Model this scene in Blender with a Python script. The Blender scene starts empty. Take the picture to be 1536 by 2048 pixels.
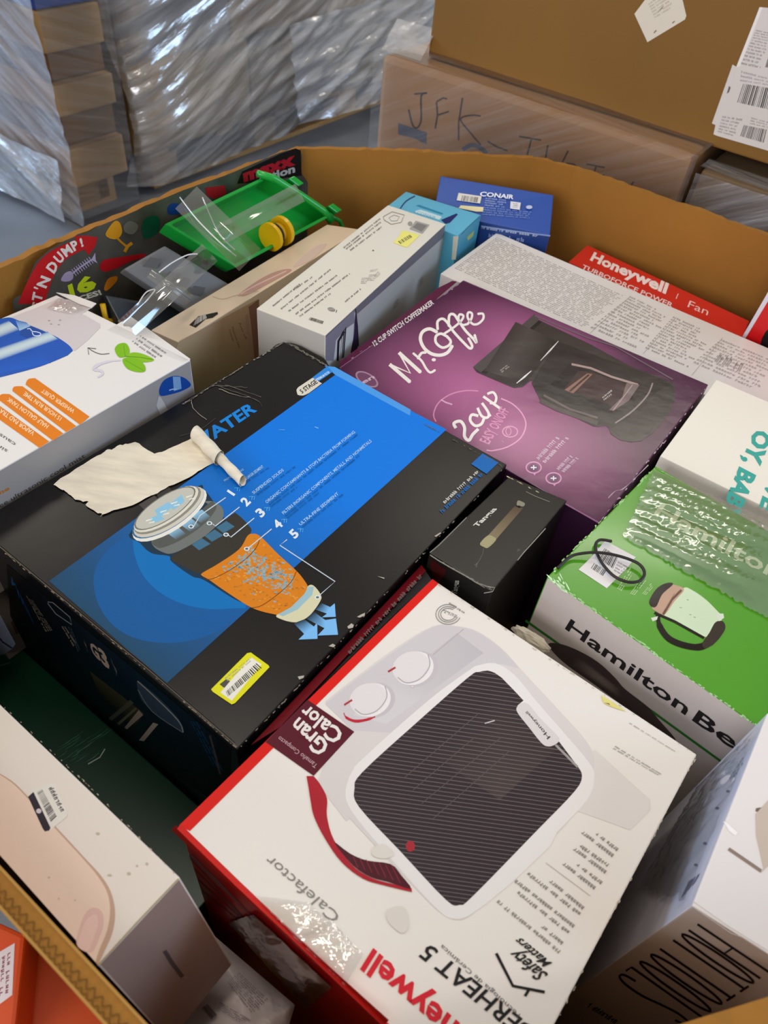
import bpy, bmesh, math, random
from mathutils import Vector, Matrix
S = bpy.context.scene
COL = S.collection
random.seed(7)

# ---------------------------------------------------------------- camera
F_PX, PITCH, ROLL, CAM_Z = 1456.58, math.radians(43.148), math.radians(7.125), 1.40
CAM = Vector((0, 0, CAM_Z))
RM = Matrix.Rotation(PITCH, 3, 'X') @ Matrix.Rotation(ROLL, 3, 'Z')
cd = bpy.data.cameras.new('camera'); co = bpy.data.objects.new('camera', cd); COL.objects.link(co)
cd.sensor_fit = 'VERTICAL'; cd.sensor_height = 36.0; cd.lens = F_PX * 36.0 / 2048
cd.clip_start = .02; cd.clip_end = 60
co.matrix_world = Matrix.Translation(CAM) @ RM.to_4x4()
cd.dof.use_dof = True; cd.dof.focus_distance = .78; cd.dof.aperture_fstop = 9.0
S.camera = co

# ---------------------------------------------------------------- world, lights, exposure
w = bpy.data.worlds.new('world'); S.world = w; w.use_nodes = True
bg = w.node_tree.nodes['Background']; bg.inputs[0].default_value = (1.0, .955, .90, 1); bg.inputs[1].default_value = .47
S.view_settings.view_transform = 'Standard'; S.view_settings.look = 'None'
S.view_settings.gamma = 1; S.view_settings.exposure = -.32; S.view_settings.use_curve_mapping = False

def area(name, loc, target, sx, sy, power, color):
    d = bpy.data.lights.new(name, 'AREA'); d.shape = 'RECTANGLE'; d.size = sx; d.size_y = sy
    d.energy = power; d.color = color
    o = bpy.data.objects.new(name, d); COL.objects.link(o); o.location = loc
    o.rotation_euler = (Vector(target) - Vector(loc)).to_track_quat('-Z', 'Y').to_euler()
    return o
WARM = (1, .91, .79)
for x, y, sx, sy, pw in ((-.40, 1.0, .35, 1.5, 34), (1.45, 3.85, 2.4, .3, 46), (3.6, 6.2, 1.6, .4, 34), (-2.6, 3.5, 1.5, .35, 34), (.2, -1.6, 1.6, .3, 26)):
    area('ceiling_tube_light', (x, y, 4.3), (x, y, 0), sx, sy, pw, WARM)
area('loading_door_daylight', (-5.2, 3.0, 2.0), (-1.8, 2.8, .6), 2.6, 2.6, 210, (.42, .66, 1.0))
area('loading_door_daylight', (5.0, .6, 2.6), (-1.8, 2.6, .7), 2.4, 2.4, 170, (.46, .69, 1.0))
area('added_fill_behind_viewer', (-2.2, -3.2, 2.2), (0, .8, .8), 2.6, 2.2, 150, (.96, .94, 1.0))  # added fill light, no real opening; lifts the near-facing carton sides

# ---------------------------------------------------------------- geometry helpers
def ray(p): return RM @ Vector(((p[0] - 768) / F_PX, -(p[1] - 1024) / F_PX, -1))
def U(px, py, z):                       # point of the level plane CAM_Z+z seen at a pixel
    d = ray((px, py)); return CAM + d * (z / d.z)
E1 = Vector((math.cos(math.radians(31.46)), -math.sin(math.radians(31.46)), 0)); E2 = Vector((-E1.y, E1.x, 0))
def BV(u, v, z): return E1 * u + E2 * v + Vector((0, 0, CAM_Z + z))      # bin frame -> world
FRM = dict(a=(0, 0, .40365), b=(560, 0, .38411), c=(1000, 0, .34896), d=(0, 380, .32552), e=(200, 280, .35156),
           f=(480, 360, .32552), g=(840, 320, .45313), h=(680, 560, .32552), i=(1000, 560, .34896), j=(0, 600, .32552),
           k=(0, 1000, .33854), l=(360, 680, .29948), m=(80, 860, .28646), n=(400, 900, .32552), o=(760, 840, .32552),
           p=(1000, 920, .34896), q=(1100, 1420, .30661), r=(560, 1120, .44271), s=(340, 1560, .36458), t=(700, 1500, .45573),
           u=(0, 1380, .32609), v=(0, 560, .16927), w=(1080, 1160, .18229), x=(860, 980, .15625), y=(0, 1120, .12695),
           z=(340, 1680, .23438), A=(1380, 0, .15625), B=(1400, 540, .13672), P=(0, 0, 1))
def fr(k, pts):
    ox, oy, s = FRM[k]; return [(ox + x * s, oy + y * s) for x, y in pts]

MATS = {}
def lin(c):
    if isinstance(c, str):
        c = tuple(int(c[i:i + 2], 16) / 255 for i in (1, 3, 5))
        return tuple(v / 12.92 if v <= .04045 else ((v + .055) / 1.055) ** 2.4 for v in c)
    return tuple(c)
def mat(name, c='#808080', rough=.5, spec=.5, bump=0, bscale=60, var=0, vscale=8, attr=False, coat=0, alpha=1, metal=0, trans=0, stretch=None):
    if name in MATS: return MATS[name]
    m = bpy.data.materials.new(name); m.use_nodes = True; nt = m.node_tree; b = nt.nodes['Principled BSDF']
    c = lin(c); b.inputs['Base Color'].default_value = (*c, 1); b.inputs['Roughness'].default_value = rough
    b.inputs['Specular IOR Level'].default_value = spec; b.inputs['Coat Weight'].default_value = coat
    b.inputs['Coat Roughness'].default_value = .12; b.inputs['Alpha'].default_value = alpha
    b.inputs['Metallic'].default_value = metal; b.inputs['Transmission Weight'].default_value = trans
    N = nt.nodes.new; L = nt.links.new
    tc = N('ShaderNodeTexCoord'); mp = N('ShaderNodeMapping'); L(tc.outputs['Object'], mp.inputs[0])
    if stretch: mp.inputs['Scale'].default_value = stretch
    if attr:
        a = N('ShaderNodeVertexColor'); a.layer_name = 'Col'; src = a.outputs[0]; L(src, b.inputs['Base Color'])
    if var and not attr:
        n = N('ShaderNodeTexNoise'); n.inputs['Scale'].default_value = vscale; n.inputs['Detail'].default_value = 5
        L(mp.outputs[0], n.inputs[0])
        r = N('ShaderNodeValToRGB'); r.color_ramp.elements[0].position = .3; r.color_ramp.elements[1].position = .7
        r.color_ramp.elements[0].color = (*[v * (1 - var) for v in c], 1); r.color_ramp.elements[1].color = (*[min(1, v * (1 + var)) for v in c], 1)
        L(n.outputs[0], r.inputs[0]); L(r.outputs[0], b.inputs['Base Color'])
    if bump:
        n = N('ShaderNodeTexNoise'); n.inputs['Scale'].default_value = bscale; n.inputs['Detail'].default_value = 3
        L(mp.outputs[0], n.inputs[0])
        u = N('ShaderNodeBump'); u.inputs['Strength'].default_value = bump; u.inputs['Distance'].default_value = .01
        L(n.outputs[0], u.inputs['Height']); L(u.outputs[0], b.inputs['Normal'])
    MATS[name] = m; return m

def link(name, me, m, parent=None):
    o = bpy.data.objects.new(name, me); COL.objects.link(o)
    if m is not None:
        for mm in (m if isinstance(m, (list, tuple)) else [m]): me.materials.append(mm)
    if parent is not None:
        o.parent = parent; o.location = -world_loc(parent)
    return o
def world_loc(o):
    l = Vector(o.location)
    while o.parent: o = o.parent; l += Vector(o.location)
    return l
def thing(name, label, cat, loc, group=None):
    o = bpy.data.objects.new(name, None); COL.objects.link(o); o.location = loc; o.empty_display_size = .05
    o['label'] = label; o['category'] = cat
    if group: o['group'] = group
    return o
def pyd(name, V, Fc, m, parent=None, smooth=False):
    me = bpy.data.meshes.new(name); me.from_pydata([tuple(v) for v in V], [], Fc); me.update()
    if smooth: me.polygons.foreach_set('use_smooth', [True] * len(me.polygons))
    return link(name, me, m, parent)
def bmo(name, bm, m, parent=None, smooth=False):
    bmesh.ops.recalc_face_normals(bm, faces=bm.faces)
    me = bpy.data.meshes.new(name); bm.to_mesh(me); bm.free()
    if smooth: me.polygons.foreach_set('use_smooth', [True] * len(me.polygons))
    return link(name, me, m, parent)
def hexa(bm, P, bev=0):                  # P: 4 top then 4 bottom
    v = [bm.verts.new(p) for p in P]
    fs = [bm.faces.new([v[i] for i in q]) for q in ((0, 1, 2, 3), (7, 6, 5, 4), (0, 4, 5, 1), (1, 5, 6, 2), (2, 6, 7, 3), (3, 7, 4, 0))]
    if bev:
        es = list({e for f in fs for e in f.edges})
        bmesh.ops.bevel(bm, geom=es, offset=bev, segments=2, affect='EDGES', profile=.6)
    return fs
def boxbm(o, ax, ay, az, bev=0):
    bm = bmesh.new(); P = [o + az, o + ax + az, o + ax + ay + az, o + ay + az, o, o + ax, o + ax + ay, o + ay]
    hexa(bm, P, bev); return bm
def tube(bm, pts, r, n=8, caps=True):
    rings = []; pts = [Vector(p) for p in pts]
    for i, p in enumerate(pts):
        t = (pts[min(i + 1, len(pts) - 1)] - pts[max(i - 1, 0)]).normalized()
        a = t.orthogonal().normalized() if i == 0 else (pa - t * pa.dot(t)).normalized()
        pa = a; b = t.cross(a); rr = r[i] if isinstance(r, (list, tuple)) else r
        rings.append([bm.verts.new(p + (a * math.cos(2 * math.pi * k / n) + b * math.sin(2 * math.pi * k / n)) * rr) for k in range(n)])
    for A, B in zip(rings, rings[1:]):
        for k in range(n): bm.faces.new((A[k], A[(k + 1) % n], B[(k + 1) % n], B[k]))
    if caps: bm.faces.new(rings[0][::-1]); bm.faces.new(rings[-1])
def catmull(P, n=6, closed=False):
    out = []; m = len(P)
    rng = range(m if closed else m - 1)
    for i in rng:
        g = (lambda k: P[k % m]) if closed else (lambda k: P[max(0, min(m - 1, k))])
        a, b, c, d = g(i - 1), g(i), g(i + 1), g(i + 2)
        for j in range(n):
            t = j / n
            out.append(tuple(.5 * (2 * b[k] + (c[k] - a[k]) * t + (2 * a[k] - 5 * b[k] + 4 * c[k] - d[k]) * t * t + (3 * b[k] - a[k] - 3 * c[k] + d[k]) * t ** 3) for k in range(len(b))))
    if not closed: out.append(tuple(P[-1]))
    return out

# ---------------------------------------------------------------- text glyph cache
GL = {}; CAPH = [None]
def glyphs(s, bold=0.0, shear=0.0, spacing=1.0):
    key = (s, bold, shear, spacing)
    if key in GL: return GL[key]
    c = bpy.data.curves.new('t', 'FONT'); c.body = s; c.offset = bold; c.shear = shear; c.resolution_u = 2; c.space_character = spacing
    o = bpy.data.objects.new('t', c); me = bpy.data.meshes.new_from_object(o)
    V = [(v.co.x, v.co.y) for v in me.vertices]; Fc = [tuple(p.vertices) for p in me.polygons]
    bpy.data.objects.remove(o); bpy.data.curves.remove(c); bpy.data.meshes.remove(me)
    if CAPH[0] is None: CAPH[0] = .729
    x0 = min(v[0] for v in V); x1 = max(v[0] for v in V)
    V = [((x - x0) / (x1 - x0), y / CAPH[0]) for x, y in V]
    GL[key] = (V, Fc); return GL[key]
def homog(q):                            # unit square (0,0)(1,0)(1,1)(0,1) -> quad
    (x0, y0), (x1, y1), (x2, y2), (x3, y3) = q
    dx1, dx2, dx3 = x1 - x2, x3 - x2, x0 - x1 + x2 - x3; dy1, dy2, dy3 = y1 - y2, y3 - y2, y0 - y1 + y2 - y3
    D = dx1 * dy2 - dx2 * dy1
    g = (dx3 * dy2 - dx2 * dy3) / D; h = (dx1 * dy3 - dx3 * dy1) / D
    a, b, c = x1 - x0 + g * x1, x3 - x0 + h * x3, x0; d, e, f = y1 - y0 + g * y1, y3 - y0 + h * y3, y0
    return lambda u, v: ((a * u + b * v + c) / (g * u + h * v + 1), (d * u + e * v + f) / (g * u + h * v + 1))

class Face:                              # one planar side of a thing; measured marks are laid on it
    def __init__(s, a, b, c, out=None):
        s.o = a; s.n = (b - a).cross(c - a).normalized()
        if out is not None and s.n.dot(out) < 0: s.n = -s.n
        s.layer = 0
    def at(s, p, off=0):
        d = ray(p); o = s.o + s.n * off; return CAM + d * ((o - CAM).dot(s.n) / d.dot(s.n))
class Ink:                               # printed colour areas on a face; one mesh per printed element
    def __init__(s, face, k='P'): s.f = face; s.k = k; s.V = []; s.F = []; s.C = []; s.parts = []
    def add(s, pts, faces, col):
        s.f.layer += 1; off = .00025 + s.f.layer * .000005; b = len(s.V)
        for i, p in enumerate(pts):
            s.V.append(s.f.at(p, off)); s.C.append(lin(col[i]) if isinstance(col, list) else lin(col))
        s.F += [tuple(b + j for j in q) for q in faces]; return s
    def own(s, name, pts, faces, col, stuff=False):     # an element that becomes a part of its own
        x = Ink(s.f); x.add(pts, faces, col); s.parts.append((name, x, stuff)); return s
    def poly(s, pts, col, k=None):
        pts = fr(k or s.k, pts); return s.add(pts, [tuple(range(len(pts)))], col)
    def blob(s, pts, col, k=None, n=5): return s.poly(catmull(pts, n, True), col, k)
    def ell(s, c, rx, ry, col, ang=0, k=None, n=28, a0=0, a1=360):
        ca, sa = math.cos(math.radians(ang)), math.sin(math.radians(ang)); P = []
        for i in range(n):
            t = math.radians(a0 + (a1 - a0) * i / (n - (0 if a1 - a0 == 360 else 1))); x, y = rx * math.cos(t), ry * math.sin(t)
            P.append((c[0] + x * ca - y * sa, c[1] + x * sa + y * ca))
        return s.poly(P, col, k)
    def line(s, pts, w_, col, k=None, closed=False, cur=0):
        k = k or s.k
        if cur: pts = catmull(pts, cur, closed)
        sc = FRM[k][2]; w = w_ if isinstance(w_, list) else [w_] * len(pts)
        if len(w) != len(pts): w = [w[min(len(w) - 1, int(i * len(w) / len(pts)))] for i in range(len(pts))]
        P = fr(k, pts); m = len(P); pv = []; fc = []
        for i in range(m):
            a = P[(i - 1) % m] if closed else P[max(0, i - 1)]; b = P[(i + 1) % m] if closed else P[min(m - 1, i + 1)]
            dx, dy = b[0] - a[0], b[1] - a[1]; l = math.hypot(dx, dy) or 1; nx, ny = -dy / l * w[i] * sc / 2, dx / l * w[i] * sc / 2
            pv += [(P[i][0] + nx, P[i][1] + ny), (P[i][0] - nx, P[i][1] - ny)]
        for i in range(m if closed else m - 1):
            j = (i + 1) % m; fc.append((2 * i, 2 * i + 1, 2 * j + 1, 2 * j))
        return s.add(pv, fc, col)
    def text(s, t, q, col, bold=0.0, shear=0.0, k=None, spacing=1.0):   # q: baseline-left, baseline-right, cap-right, cap-left
        V, Fc = glyphs(t, bold, shear, spacing); H = homog(fr(k or s.k, q)); return s.own('lettering', [H(u, v) for u, v in V], Fc, col)
    def bars(s, q, n, col, k=None, rnd=True):
        H = homog(fr(k or s.k, q)); u = 0; P = []; Fc = []
        for i in range(n):
            a = (i + (random.uniform(.05, .3) if rnd else .2)) / n; b = (i + (random.uniform(.45, .95) if rnd else .75)) / n
            m = len(P); P += [H(a, 0), H(b, 0), H(b, 1), H(a, 1)]; Fc.append((m, m + 1, m + 2, m + 3))
        return s.own('barcode', P, Fc, col, True)
    def small(s, q, rows, cols, col, k=None, fill=.62, rag=.15, seed=1):   # rows of print too small to read
        R = random.Random(seed); H = homog(fr(k or s.k, q)); P = []; Fc = []
        for r in range(rows):
            y1 = 1 - r / rows; y0 = y1 - fill / rows; end = 1 - R.random() * rag; c = 0; wl = R.randint(2, 8)
            while c < cols * end:
                if wl == 0: wl = R.randint(2, 8); c += 1; continue
                wl -= 1; x0 = c / cols; x1 = (c + .72) / cols; st = .28 / cols; ym = y0 + (y1 - y0) * (.0 if R.random() < .4 else .22)
                kind = R.randint(0, 2)
                rects = [(x0, x0 + st, y0, y1 - (y1 - y0) * R.choice((0, .3)))]
                if kind != 1: rects.append((x1 - st, x1, y0, y1 - (y1 - y0) * .3))
                rects.append((x0, x1, ym + (y1 - y0) * .35, ym + (y1 - y0) * .55))
                for (a, b, c0, c1) in rects:
                    m = len(P); P += [H(a, c0), H(b, c0), H(b, c1), H(a, c1)]; Fc.append((m, m + 1, m + 2, m + 3))
                c += 1
        if P: s.own('fine_print', P, Fc, col, True)
        return s
    def grid(s, q, n, m, cf, k=None):
        H = homog(fr(k or s.k, q)); P = []; C = []; Fc = []
        for j in range(m + 1):
            for i in range(n + 1): P.append(H(i / n, j / m)); C.append(cf(i / n, j / m))
        for j in range(m):
            for i in range(n): b = j * (n + 1) + i; Fc.append((b, b + 1, b + n + 2, b + n + 1))
        return s.add(P, Fc, C)
    def scuff(s, pts, n, size, col, k=None, spread=3, seed=3):    # worn flakes along an edge
        R = random.Random(seed); P = fr(k or s.k, pts); QV = []; QF = []
        for _ in range(n):
            i = R.randrange(len(P) - 1); t = R.random(); x = P[i][0] + (P[i + 1][0] - P[i][0]) * t; y = P[i][1] + (P[i + 1][1] - P[i][1]) * t
            L_ = math.hypot(P[i + 1][0] - P[i][0], P[i + 1][1] - P[i][1]); dx, dy = (P[i + 1][0] - P[i][0]) / L_, (P[i + 1][1] - P[i][1]) / L_
            x += R.gauss(0, spread) * abs(dy); y += abs(R.gauss(0, spread)) * abs(dx) * .6
            q = []; m = R.randint(4, 6); le = size * R.uniform(.4, 1.8); wd = size * R.uniform(.15, .5)
            for a in range(m):
                th = 2 * math.pi * a / m; ex = le * math.cos(th) * R.uniform(.6, 1.2); ey = wd * math.sin(th) * R.uniform(.6, 1.2)
                q.append((x + ex * dx - ey * dy, y + ex * dy + ey * dx))
            QF.append(tuple(range(len(QV), len(QV) + m))); QV += q
        return s.own('worn_edge', QV, QF, col, True)
    def build(s, name, m, parent, label=None):
        o = None
        if s.V:
            me = bpy.data.meshes.new(name); me.from_pydata([tuple(v) for v in s.V], [], s.F)
            ca = me.color_attributes.new('Col', 'FLOAT_COLOR', 'POINT')
            buf = []
            for c in s.C: buf += [c[0], c[1], c[2], 1]
            ca.data.foreach_set('color', buf); me.update()
            o = link(name, me, m, parent)
            if label: o['label'] = label
            if name in ('edge_scuffs', 'scratches', 'edge_wear', 'marks', 'fine_print', 'side_marks'): o['kind'] = 'stuff'
        for nm, x, st in s.parts:
            q = x.build(nm, m, parent)
            if st: q['kind'] = 'stuff'
        return o

INKM = mat('ink_satin', attr=True, rough=.45, spec=.18, bump=.04, bscale=90)
INKG = mat('ink_gloss', attr=True, rough=.22, spec=.25, bump=.05, bscale=35, coat=.06)
INKD = mat('ink_matte', attr=True, rough=.7)

class Carton:
    def __init__(s, name, label, top, h, m, cat='box', group=None, bev=.0012, sides=None, down=None):
        T = [U(*p) if not isinstance(p, Vector) else p for p in top]
        n = (T[1] - T[0]).cross(T[3] - T[0]).normalized()
        if n.z < 0: n = -n
        if not isinstance(top[2], Vector):      # keep the top flat
            d = (T[2] - CAM).normalized(); T[2] = CAM + d * ((T[0] - CAM).dot(n) / d.dot(n))
        dn = (down if down is not None else -n) * h
        s.T = T; s.n = n; s.B = [t + dn for t in T]
        c = sum(s.B, Vector()) / 4
        s.root = thing(name, label, cat, c, group)
        bm = bmesh.new(); fs = hexa(bm, T + s.B)
        mats = [m] + (sides or [])
        if sides:
            for i, f in enumerate(fs[2:]): f.material_index = min(1 + i, len(sides)) if len(sides) > 1 else 1
        es = list(bm.edges); bmesh.ops.bevel(bm, geom=es, offset=bev, segments=2, affect='EDGES', profile=.6)
        s.body = bmo('box_body', bm, mats, s.root)
        cc = (sum(T, Vector()) + sum(s.B, Vector())) / 8
        s.top = Face(T[0], T[1], T[3], n)
        s.side = [Face(T[i], T[(i + 1) % 4], s.B[i], (T[i] + T[(i + 1) % 4]) / 2 - (sum(T, Vector()) / 4)) for i in range(4)]
    def ink(s, k='P', side=None): return Ink(s.top if side is None else s.side[side], k)

def lerp(a, b, t): return a + (b - a) * t
def mixc(a, b, t):
    a, b = lin(a), lin(b); t = max(0, min(1, t)); return tuple(lerp(x, y, t) for x, y in zip(a, b))
# ================================================================ SETTING
Z3 = Vector((0, 0, -1))
CARD = mat('cardboard', '#96682e', rough=.75, spec=.25, var=.13, vscale=7, bump=.08, bscale=150)
CARDIN = mat('cardboard_inner', '#99692c', rough=.85, spec=.15, var=.12, vscale=5, bump=.06, bscale=180)
CARDED = mat('cardboard_edge', '#a97f42', rough=.9, spec=.1)
CARDDK = mat('cardboard_flute', '#6d4b22', rough=.95, spec=.05)
KRAFT = mat('kraft_carton', '#80591e', rough=.6, spec=.35, var=.1, vscale=3, stretch=(1, 1, .25))
CONC = mat('concrete', '#6c7076', rough=.55, spec=.4, var=.16, vscale=3)
me = bpy.data.meshes.new('floor'); me.from_pydata([(-9, -6, 0), (9, -6, 0), (9, 12, 0), (-9, 12, 0)], [], [(0, 1, 2, 3)])
fl = link('floor', me, CONC); fl['kind'] = 'structure'; fl['label'] = 'grey concrete warehouse floor'

# ---- the bulk bin the goods lie in
RIM = [(-.60, 0, -.455), (-.03, 0, -.45), (.112, .160, -.45), (.155, .212, -.45), (.39, .36, -.46), (.42, .98, -.48), (.13, 1.243, -.482),
       (-.115, 1.246, -.48), (-.466, 1.242, -.48), (-.534, 1.217, -.478), (-.723, 1.049, -.478), (-.822, .944, -.478), (-.838, .704, -.48), (-.825, .395, -.48), (-.83, .22, -.47)]
TH = .012
bin_ = thing('bulk_bin', 'large open octagonal brown corrugated bin filled with boxed appliances', 'cardboard bin', BV(-.2, .62, -CAM_Z))
R_ = random.Random(5)
cen = Vector((-.2, .62))
m_ = len(RIM)
def outw(i):
    a, b, c = RIM[i - 1], RIM[i], RIM[(i + 1) % m_]
    d = Vector((c[0] - a[0], c[1] - a[1])).normalized(); n = Vector((d.y, -d.x))
    return n if n.dot(Vector((b[0], b[1])) - cen) > 0 else -n
for i in range(m_):
    a, b = RIM[i], RIM[(i + 1) % m_]; na, nb = outw(i), outw((i + 1) % m_)
    L_ = math.hypot(b[0] - a[0], b[1] - a[1]); n = max(2, int(L_ / .012)); front = i in (0, 1, 14)
    jag = .0004 if front else .0022
    V = []; Fc = []; flutes_V = []; flutes_F = []; prev = 0
    for k in range(n + 1):
        t = k / n; u, v, z = lerp(a[0], b[0], t), lerp(a[1], b[1], t), lerp(a[2], b[2], t)
        nn = na.lerp(nb, t).normalized(); e = min(t, 1 - t) * 2; z += (R_.uniform(-jag, jag) + prev) / 2 * min(1, e * 6); prev = R_.uniform(-jag, jag)
        zb = -CAM_Z + .0
        rz = R_.uniform(-.0015, .0005) if not front else 0
        V += [BV(u, v, z), BV(u + nn.x * TH, v + nn.y * TH, z + rz), BV(u + nn.x * TH, v + nn.y * TH, zb), BV(u, v, zb)]
        if k < n:
            q = 4 * k
            Fc += [(q, q + 4, q + 5, q + 1), (q + 1, q + 5, q + 6, q + 2), (q + 3, q, q + 4, q + 7)[::1] if 0 else (q, q + 3, q + 7, q + 4)]
    Fc += [(0, 1, 2, 3), (4 * n, 4 * n + 3, 4 * n + 2, 4 * n + 1)]
    o = pyd('wall_panel', V, Fc, CARDIN, bin_)
# rim flutes on the near wall: two wavy mediums between three liners
a, b = RIM[0], RIM[1]
V = []; Fc = []
for (off, amp, per) in ((.0068, .0013, .0062), (.0103, .0009, .0043)):
    base = len(V); n = 620
    for k in range(n + 1):
        t = k / n; u = lerp(a[0], b[0], t); z = lerp(a[2], b[2], t) + .0012; y = -off + amp * math.sin(2 * math.pi * (u - a[0]) / per)
        V += [BV(u, y - .0006, z), BV(u, y + .0006, z)]
        if k < n: q = base + 2 * k; Fc.append((q, q + 1, q + 3, q + 2))
pyd('corrugated_edge', V, Fc, CARDDK, bin_)
V = []; Fc = []
for off in (-.0001, -.0119):
    q = len(V); z = .0014; V += [BV(a[0], off - .0007, a[2] + z), BV(b[0], off - .0007, b[2] + z), BV(b[0], off + .0007, b[2] + z), BV(a[0], off + .0007, a[2] + z)]; Fc.append((q, q + 1, q + 2, q + 3))
pyd('rim_liner', V, Fc, CARDED, bin_)
V = [BV(p[0] * .99, p[1] * .995 + .003, -.965) for p in RIM]; V += [v + Vector((0, 0, -.02)) for v in V]
Fc = [tuple(range(m_)), tuple(range(m_, 2 * m_))[::-1]] + [(i, i + m_, (i + 1) % m_ + m_, (i + 1) % m_) for i in range(m_)]
pyd('layer_sheet', V, Fc, CARD, bin_)
V = [BV(-.62, .1, -CAM_Z + .002), BV(.2, .1, -CAM_Z + .002), BV(.2, 1.1, -CAM_Z + .002), BV(-.62, 1.1, -CAM_Z + .002)]
V += [v + Vector((0, 0, .42)) for v in V]
bm = bmesh.new(); hexa(bm, V[4:] + V[:4]); bmo('lower_filler_block', bm, CARD, bin_)

# ================================================================ BACKGROUND STACKS
FILM = None
def film_mat(name, tint, op, rough, scale=(1, 1, 1), bs=30, strength=.9, hazec='#d8dae0', minr=.10):
    m = bpy.data.materials.new(name); m.use_nodes = True; nt = m.node_tree; N = nt.nodes.new; L = nt.links.new
    b = nt.nodes['Principled BSDF']; out = nt.nodes['Material Output']
    b.inputs['Base Color'].default_value = (*lin(hazec), 1); b.inputs['Roughness'].default_value = rough; b.inputs['Specular IOR Level'].default_value = 1.0
    tc = N('ShaderNodeTexCoord'); mp = N('ShaderNodeMapping'); mp.inputs['Scale'].default_value = scale; L(tc.outputs['UV'], mp.inputs[0])
    n = N('ShaderNodeTexNoise'); n.inputs['Scale'].default_value = bs; n.inputs['Detail'].default_value = 4; L(mp.outputs[0], n.inputs[0])
    bu = N('ShaderNodeBump'); bu.inputs['Strength'].default_value = strength; bu.inputs['Distance'].default_value = .012
    L(n.outputs[0], bu.inputs['Height']); L(bu.outputs[0], b.inputs['Normal'])
    r = N('ShaderNodeMapRange'); r.inputs[1].default_value = .35; r.inputs[2].default_value = .7; r.inputs[3].default_value = op * .45; r.inputs[4].default_value = min(1, op * 1.5)
    L(n.outputs[0], r.inputs[0])
    g = N('ShaderNodeBsdfGlossy'); g.inputs['Roughness'].default_value = rough * .8; g.inputs['Color'].default_value = (1, 1, 1, 1); L(bu.outputs[0], g.inputs['Normal'])
    t = N('ShaderNodeBsdfTransparent'); t.inputs[0].default_value = (*lin(tint), 1)
    mx = N('ShaderNodeMixShader'); L(r.outputs[0], mx.inputs[0]); L(t.outputs[0], mx.inputs[1]); L(b.outputs[0], mx.inputs[2])
    fz = N('ShaderNodeLayerWeight'); fz.inputs[0].default_value = .22; L(bu.outputs[0], fz.inputs['Normal'])
    mx2 = N('ShaderNodeMixShader'); mr = N('ShaderNodeMapRange'); mr.inputs[3].default_value = minr; mr.inputs[4].default_value = 1; L(fz.outputs['Fresnel'], mr.inputs[0]); L(mr.outputs[0], mx2.inputs[0]); L(mx.outputs[0], mx2.inputs[1]); L(g.outputs[0], mx2.inputs[2])
    L(mx2.outputs[0], out.inputs[0]); return m
FILMW = film_mat('stretch_film', '#ffffff', .30, .22, scale=(.7, 5, 1), bs=7, strength=.7, minr=.16)
FILMH = film_mat('stretch_film_heavy', '#ffffff', .34, .2, scale=(.7, 4, 1), bs=7, strength=.7, hazec='#d6d2ce', minr=.2)
FILMJ = film_mat('stretch_film_clear', '#ffffff', .08, .15, scale=(.5, 7, 1), bs=6, strength=.45, minr=.05)

def film_sheet(name, parent, m, P00, du, dv, nu, nv, amp, dirn, seed=1, slant=.5, uvs=1.0):
    """wrinkled wrap: P00 corner, du, dv edge vectors, dirn outward; ridges run slanted across"""
    R = random.Random(seed); V = []; Fc = []; UV = []
    ph = [(R.uniform(0, 6.3), R.uniform(12, 42), R.uniform(-.25, .25), R.uniform(.3, 1)) for _ in range(7)]
    lu, lv = du.length, dv.length
    for j in range(nv + 1):
        for i in range(nu + 1):
            u, v = i / nu * lu, j / nv * lv; h = 0; s = v + slant * u
            for p, f, sk, a in ph: h += a * (1 - abs(math.sin(f * (s + sk * u) + p))) ** 2 / 7
            h += .35 * math.sin(5 * u + ph[0][0]) * math.sin(4 * v + ph[1][0])
            V.append(P00 + du * (i / nu) + dv * (j / nv) + dirn * (amp * h)); UV.append((u, s))
    for j in range(nv):
        for i in range(nu): b = j * (nu + 1) + i; Fc.append((b, b + 1, b + nu + 2, b + nu + 1))
    me = bpy.data.meshes.new(name); me.from_pydata([tuple(v) for v in V], [], Fc); me.update()
    uvl = me.uv_layers.new(name='UVMap')
    for lp in me.loops: uvl.data[lp.index].uv = UV[lp.vertex_index]
    me.polygons.foreach_set('use_smooth', [True] * len(me.polygons))
    return link(name, me, m, parent)

def bbox(name, label, cat, u0, u1, v0, v1, z0, z1, m, group=None, bev=.004, parent=None, pname='box_body'):
    o = BV(u0, v0, z0); ax, ay, az = E1 * (u1 - u0), E2 * (v1 - v0), Vector((0, 0, z1 - z0))
    root = parent
    if parent is None: root = thing(name, label, cat, BV((u0 + u1) / 2, (v0 + v1) / 2, z0), group)
    return root, bmo(pname, boxbm(o, ax, ay, az, bev), m, root)

WOOD = mat('pallet_wood', '#a8814f', rough=.8, var=.2, vscale=14, stretch=(1, 1, 6))
def pallet(label, u0, u1, v0, v1):
    t = thing('wooden_pallet', label, 'pallet', BV((u0 + u1) / 2, (v0 + v1) / 2, -CAM_Z), 'pallets under the wrapped piles')
    w = (v1 - v0)
    for k in range(6): a = v0 + k * (w - .1) / 5; bmo('deck_board', boxbm(BV(u0, a, -1.278), E1 * (u1 - u0), E2 * .1, Vector((0, 0, .02)), .002), WOOD, t)
    for k in range(3):
        for j in range(4): bmo('block', boxbm(BV(u0 + k * (u1 - u0 - .1) / 2, v0 + j * (w - .14) / 3, -1.378), E1 * .1, E2 * .14, Vector((0, 0, .1)), .003), WOOD, t)
        bmo('bottom_board', boxbm(BV(u0 + k * (u1 - u0 - .1) / 2, v0, -CAM_Z + .0), E1 * .1, E2 * w, Vector((0, 0, .022)), .002), WOOD, t)
    return t
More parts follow.
